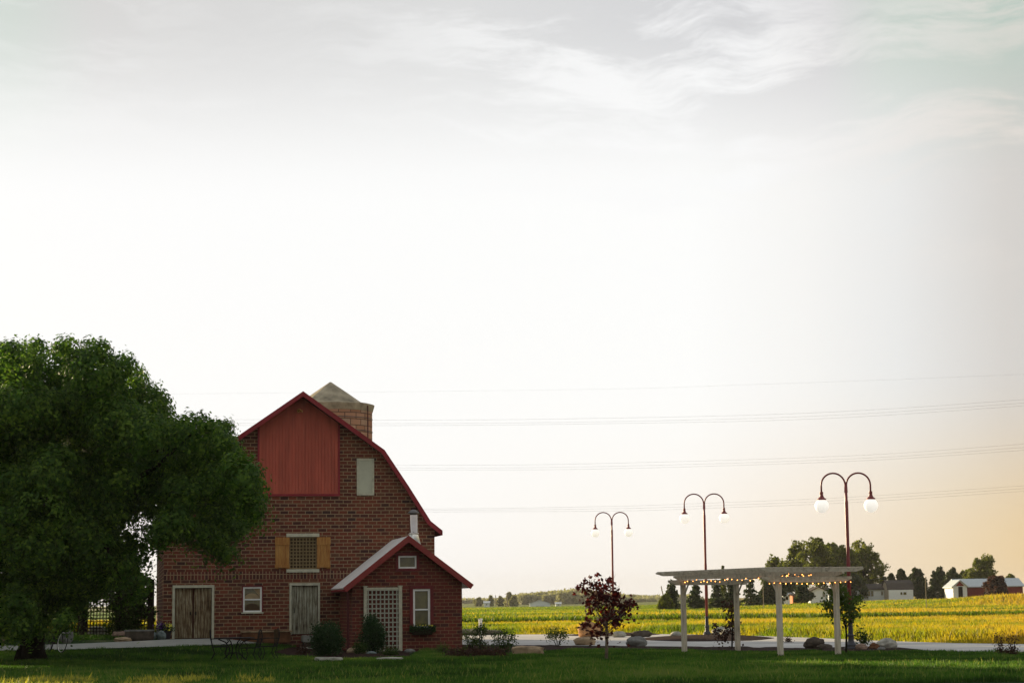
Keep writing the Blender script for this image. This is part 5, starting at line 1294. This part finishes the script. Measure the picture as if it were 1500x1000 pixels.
# ------------------------------------------------------------------ trees of the farmstead
GT = 'trees around the far farmstead'
TR = [ # px, ybase, ytop, wpx, D, mat, kind, label
 (1168,879,794,54,FD+25,'leaf_far','open','tall loose tree at the left end of the tallest farm group'),
 (1198,879,786,58,FD+15,'leaf_far','open','tallest loose tree in the farm group above the pergola'),
 (1222,879,788,50,FD+30,'leaf_far','open','tall gappy tree just left of the nearest lamp pole'),
 (1266,879,795,64,FD+20,'leaf_far','round','broad dense tree just right of the nearest lamp pole'),
 (1135,880,815,44,FD+30,'leaf_far','open','shorter loose tree left of the tall farm group'),
 (1240,879,800,50,FD+10,'leaf_far','round','dense tree behind the nearest lamp pole'),
 (1247,878,838,60,FD+2,'leaf_conifer','bushy','wide dark low tree over the ranch house roof'),
 (984,888,851,34,330,'leaf_conifer','conifer','dark spruce at the left end of the pergola tree row'),
 (974,889,872,22,325,'leaf_far','bushy','low green bush at the foot of the leftmost spruce'),
 (1020,887,853,32,335,'leaf_conifer','conifer','dark spruce left of the middle street lamp'),
 (1049,887,850,34,340,'leaf_conifer','conifer','dark spruce right of the middle street lamp'),
 (1070,886,848,36,345,'leaf_conifer','conifer','dark spruce behind the second pergola post'),
 (1100,885,842,36,FD-40,'leaf_conifer','conifer','dark spruce right of the second pergola post'),
 (1128,884,846,36,FD-30,'leaf_conifer','bushy','dark round tree left of the third pergola post'),
 (1150,884,840,34,FD+5,'leaf_conifer','bushy','dark round tree right of the third pergola post'),
 (1176,882,856,26,FD-40,'leaf_conifer','round','small dark round tree in front of the gabled house'),
 (1060,886,828,12,FD+20,'leaf_far','conifer','thin pointed treetop above the pergola slats'),
 (1293,878,828,20,FD+25,'leaf_conifer','conifer','narrow dark tree between ranch house and white barn'),
 (1306,877,838,16,FD+40,'leaf_conifer','bushy','small dark tree above the left end of the white barn roof'),
 (1321,877,832,22,FD+40,'leaf_conifer','round','dark tree above the middle of the white barn roof'),
 (1343,877,829,22,FD+35,'leaf_conifer','round','dark round tree above the right end of the white barn roof'),
 (1350,877,843,22,FD+10,'leaf_conifer','bushy','dark tree just left of the thin field pole'),
 (1369,877,836,20,FD+25,'leaf_conifer','conifer','dark pointed tree right of the thin field pole'),
 (1378,877,831,18,FD+35,'leaf_conifer','open','loose dark tree between the field pole and the red barn'),
 (1395,877,832,28,FD+20,'leaf_conifer','round','dark tree touching the left gable of the red barn'),
 (1424,876,832,40,FD+30,'leaf_far','round','rounded olive tree behind the red barn roof'),
 (1442,876,816,48,FD+25,'leaf_far','round','tallest olive tree behind the red barn roof'),
 (1460,878,842,42,FD-45,'leaf_brown','bushy','wide brownish bush in front of the red barn and shed'),
 (1480,876,842,24,FD+30,'leaf_far','open','small loose tree behind the red shed roof'),
 (1363,877,862,14,FD-5,'leaf_conifer','bushy','low dark bush beside the white barn'),
 (1386,877,858,16,FD,'leaf_conifer','bushy','low dark bush left of the red barn wing'),
]
for i, q in enumerate(TR):
    simple_tree('spruce_tree' if q[6]=='conifer' else ('bushy_tree' if q[6]=='bushy' else 'farm_tree'), q[7], 'tree', q[0], q[1], q[2], q[3], q[4], q[5], q[6], GT, leaf=0.55, dens=1.6 if q[6] != 'open' else 1.3, seed=i+20)
# ------------------------------------------------------------------ far woodland on the left horizon
def far_wood():
    rg = np.random.default_rng(91); PV=[]; PA=[]
    prof = [(745,874),(755,871),(765,870),(775,868.5),(800,867),(830,863.5),(855,863),(880,866),(900,869),(925,872),(960,875)]
    for i in range(150):
        x = rg.uniform(752, 950); yt = interp_poly(prof, x)+rg.uniform(0,5); D = rg.uniform(1650, 1900)
        b = at(x, 886, D=D); b.z = zt(b.x, D); H = at(x, yt, D=D).z - b.z; W = rg.uniform(9, 15)
        P, A = spray_points((b.x, b.y, b.z+H*0.60), (W*0.55, W*0.5, H*0.42), 60, 7, (0.9,0.9,0.7), rg, 0, 0.6); PV.append(P); PA.append(A)
        P, A = spray_points((b.x, b.y, b.z+H*0.25), (W*0.6, W*0.5, H*0.3), 30, 6, (1,1,0.8), rg, 0, 0.6); PV.append(P); PA.append(A)
    P = np.concatenate(PV); V, F = leafquads(P, 2.4, rg, 0.8); o = npmesh('far_woodland', V, F, M['wood_mass'], None, np.concatenate(PA)); tag(o, 'hazy far woodland on a low rise at the left horizon', 'woodland', kind='stuff')
    PV=[]; PA=[]
    for i in range(240):
        x = rg.uniform(560, 1010); D = rg.uniform(2300, 2800); b = at(x, 884, D=D); b.z = zt(b.x, D); H = rg.uniform(2, 5); W = rg.uniform(14, 34)
        P, A = spray_points((b.x, b.y, b.z+H*0.5), (W*0.6, W*0.5, H*0.5), 40, 6, (1.2,1.2,0.9), rg, 0, 0.5); PV.append(P); PA.append(A)
    P = np.concatenate(PV); V, F = leafquads(P, 3.4, rg, 0.8); o = npmesh('horizon_woodland', V, F, M['wood_mass'], None, np.concatenate(PA)); tag(o, 'faint line of trees along the farthest horizon', 'woodland', kind='stuff')
far_wood()
GF = 'hazy single trees on the left horizon'
for (x, yt, w_, D, lb) in ((746,867,9,1100,'hazy roundish tree left of the far woodland'),(733,873,7,1150,'small hazy tree nearest the far utility pole'),(719,871,6,1200,'tiny hazy tree above the far white house'),(701,875,10,1250,'low hazy tree just right of the cottage roof tip'),(752,872,10,1080,'low hazy tree touching the left end of the far woodland')):
    simple_tree('distant_tree', lb, 'tree', x, 887, yt, w_*1.3, D, 'wood_mass', 'bushy', GF, leaf=1.5, dens=0.7, seed=int(x))
# ------------------------------------------------------------------ grass
def blades(name, pts, h, wd, mat, vv, rg, lean=0.35, label=None, cat='grass', segs=1):
    n = len(pts); th_ = rg.uniform(0, 2*math.pi, n); la = rg.uniform(0, 2*math.pi, n); ll = rg.uniform(0.05, lean, n)*h
    dx, dy = np.cos(th_)*wd/2, np.sin(th_)*wd/2; tx, ty = np.cos(la)*ll, np.sin(la)*ll
    B0 = np.stack([pts[:,0]-dx, pts[:,1]-dy, pts[:,2]], 1); B1 = np.stack([pts[:,0]+dx, pts[:,1]+dy, pts[:,2]], 1)
    M1 = np.stack([pts[:,0]+dx*0.8+tx*0.35, pts[:,1]+dy*0.8+ty*0.35, pts[:,2]+h*0.6], 1); T = np.stack([pts[:,0]+tx, pts[:,1]+ty, pts[:,2]+h], 1)
    V = np.stack([B0, B1, M1, T], 1).reshape(-1,3); F = np.arange(4*n).reshape(-1,4)
    o = npmesh(name, V, F, mat, None, vv); return tag(o, label, cat, kind='stuff')
ztv = np.vectorize(zt); rg = np.random.default_rng(123)
def vnoise(x, y, s, off=0.0):
    return np.array([noise.noise(Vector((a*s+off, b*s, off))) for a, b in zip(x, y)])
def sample_view(n, y0, y1, x0=-0.29, x1=0.29, p=1.0):
    """positions spread over the visible wedge of ground between two distances"""
    y = y0+(y1-y0)*rg.uniform(0,1,n)**p; x = y*rg.uniform(x0, x1, n); return x, y
# mown but rough lawn
n = 620000; x, y = sample_view(n, 39.5, 76, p=1.15)
lim = np.array([pl_y(ne, a)-0.15 for a in x])
uu = (x-BO.x)*BU.x+(y-BO.y)*BU.y; ww = (x-BO.x)*BW.x+(y-BO.y)*BW.y
keep = (y < lim) & ~((ww > -0.1) & (uu < uR+0.1)) & ~((uu > cu0-0.1) & (uu < cu1+0.1) & (ww > AP-0.1))
pth = [gr(*q) for q in path_n]; pyl = np.array([pl_y(pth, a) for a in x]); keep &= ~((x < -5.8) & (y > pyl-0.05))
for edge in ([(676,960),(700,958),(760,956),(840,951),(1000,951.5),(1080,955),(1130,955),(1200,952.5)], [(402,956),(440,962),(500,966),(600,962)], [(1205,955),(1240,955),(1300,954),(1350,953)]):
    e = [gr(*q) for q in edge]; el_ = np.array([pl_y(e, a) for a in x]); keep &= ~((x > e[0].x) & (x < e[-1].x) & (y > el_+0.0))
x, y = x[keep], y[keep]; n = len(x)
nz = vnoise(x, y, 0.45); nz2 = vnoise(x, y, 1.7, 5.0); cl = np.clip(vnoise(x, y, 0.8, 21.0)-0.25, 0, 1)
h = (0.09+0.05*nz+0.05*nz2+rg.uniform(0,0.07,n))*(1.35-0.5*np.clip((y-45)/20,0,1)); h = np.clip(h*0.62*(1+1.6*cl), 0.03, 0.28)
tall = rg.uniform(0,1,n) < 0.012*(1+2*(y<52)); h[tall] *= 1.5
vv = np.clip(0.40+0.55*nz+0.40*nz2+0.35*vnoise(x, y, 0.13, 2.0)+rg.uniform(-0.22,0.22,n), 0, 0.9); vv[tall] = rg.uniform(0.8,0.95,tall.sum())
pat = vnoise(x, y, 0.9, 11.0); sun_tips = (pat > 0.12) & (y < 44.5) & (x/y < -0.12) & (rg.uniform(0,1,n) < 0.42); vv[sun_tips] = rg.uniform(0.93,1,sun_tips.sum()); h[sun_tips] *= 1.5  # lower-left sun patch put into blade colour: yellow, taller blades
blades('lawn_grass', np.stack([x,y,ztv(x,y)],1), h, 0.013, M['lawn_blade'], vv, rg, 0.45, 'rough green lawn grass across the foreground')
n = 60000; y = 73+15*rg.uniform(0,1,n); x = y*rg.uniform(-0.30, -0.165, n); pf = [gr(*q) for q in path_f]; lim = np.array([pl_y(pf, a) for a in x]); k_ = (y > lim+0.1) & (x < -13.2); x, y = x[k_], y[k_]; n = len(x)
blades('lawn_grass', np.stack([x,y,ztv(x,y)],1), 0.05+rg.uniform(0,0.1,n), 0.02, M['lawn_blade'], rg.uniform(0,0.6,n), rg, 0.6, 'dark grass between the path and the lattice fence')
# tall field grass near the driveway
n = 240000; y = 68+72*rg.uniform(0,1,n)**0.9; x = y*rg.uniform(-0.14, 0.30, n)
lim = np.array([pl_y(fe, a) for a in x]); keep = (y > lim+0.1) & (y < 137); x, y = x[keep], y[keep]; n = len(x)
nz = vnoise(x, y, 0.12); nz2 = vnoise(x, y, 0.6, 3.0); right = np.clip((x/y-0.06)/0.2, 0, 1)
edge = np.clip((y-np.array([pl_y(fe, a) for a in x]))/3.0, 0.25, 1)
h = np.clip((0.30+0.12*nz+0.12*nz2+rg.uniform(0,0.18,n)+0.12*right)*edge, 0.06, 1.0)
vv = np.clip(0.38+0.26*right+0.85*nz+0.30*nz2+rg.uniform(-0.10,0.10,n), 0, 0.96)
blades('field_grass', np.stack([x,y,ztv(x,y)],1), h, 0.038, M['field_blade'], vv, rg, 0.5, 'tall yellow green grass beyond the driveway')
n = 50000; y = 88+62*rg.uniform(0,1,n); x = y*rg.uniform(-0.29, -0.165, n); nz = vnoise(x, y, 0.12)
blades('field_grass', np.stack([x,y,ztv(x,y)],1), 0.35+rg.uniform(0,0.3,n), 0.06, M['field_blade'], np.clip(0.6+0.5*nz+rg.uniform(-0.2,0.2,n),0,0.95), rg, 0.5, 'sunlit yellow grass glimpsed behind the lattice fence')
# strip of taller dark green growth behind the ditch, its front shadow put into the colour, and the rougher field further out
n = 140000; y = 141+150*rg.uniform(0,1,n)**1.3; x = y*rg.uniform(-0.14, 0.30, n)
nz = vnoise(x, y, 0.05, 9.0); nz2 = vnoise(x, y*2.5, 0.22, 3.0); right = np.clip((x/y-0.08)/0.15, 0, 1); near = (y < 147)
keep = rg.uniform(0,1,n) < np.where(near, 1.0, 0.55+0.45*right); x,y,nz,nz2,right,near = [q[keep] for q in (x,y,nz,nz2,right,near)]; n = len(x)
h = np.where(near, 0.62, 0.30+0.25*np.clip(nz2+nz,0,1)+0.15*right)+rg.uniform(0,0.25,n)*0.8
vv = np.clip(0.36+0.32*right+0.9*nz+0.4*nz2+rg.uniform(-0.15,0.15,n), 0, 0.96); vv[near] = rg.uniform(0.0,0.3,near.sum())
blades('meadow_grass', np.stack([x,y,ztv(x,y)],1), h, 0.12, M['field_blade'], vv, rg, 0.5, 'distant rows of golden meadow grass', 'grass')
n = 110000; y = 230+500*rg.uniform(0,1,n)**1.4; x = y*rg.uniform(-0.15, 0.30, n); nz = vnoise(x, y, 0.02, 4.0); nz2 = vnoise(x, y*1.5, 0.12, 3.0); right = np.clip((x/y-0.09)/0.12, 0, 1)
keep = (y < 395) | (right < 0.2); x,y,nz,nz2,right = [q[keep] for q in (x,y,nz,nz2,right)]; n = len(x)
vv = np.clip(0.30+0.30*right+0.35*nz+0.2*nz2+rg.uniform(-0.12,0.12,n), 0, 0.95)
blades('crop_rows', np.stack([x,y,ztv(x,y)],1), 0.35+0.15*np.clip(nz2,0,1)+rg.uniform(0,0.12,n), 0.35, M['field_blade'], vv, rg, 0.6, 'green crop cover of the far field', 'crop')
# mulch crumbs on the beds
# ------------------------------------------------------------------ haze
HZ = True
if HZ:
    m = bpy.data.materials.new('air_haze'); m.use_nodes = True; t = NT(m.node_tree)
    v_ = t.add('ShaderNodeVolumePrincipled'); v_.inputs['Density'].default_value = 0.00008; v_.inputs['Color'].default_value = (0.98,0.94,0.86,1); v_.inputs['Anisotropy'].default_value = -0.2
    o = t.add('ShaderNodeOutputMaterial'); t.l.new(v_.outputs[0], o.inputs['Volume'])
    mb = MB(); mb.box((0, 2200, 24), (8400, 4700, 52)); hz = build('haze', mb, m, None, (0,2200,-2)); tag(hz, kind='stuff')
print('BIGLEAVES', NBIG, 'uR', uR, 'barn zpeak', outer[len(outer)//2], 'cot', cu0, cu1)
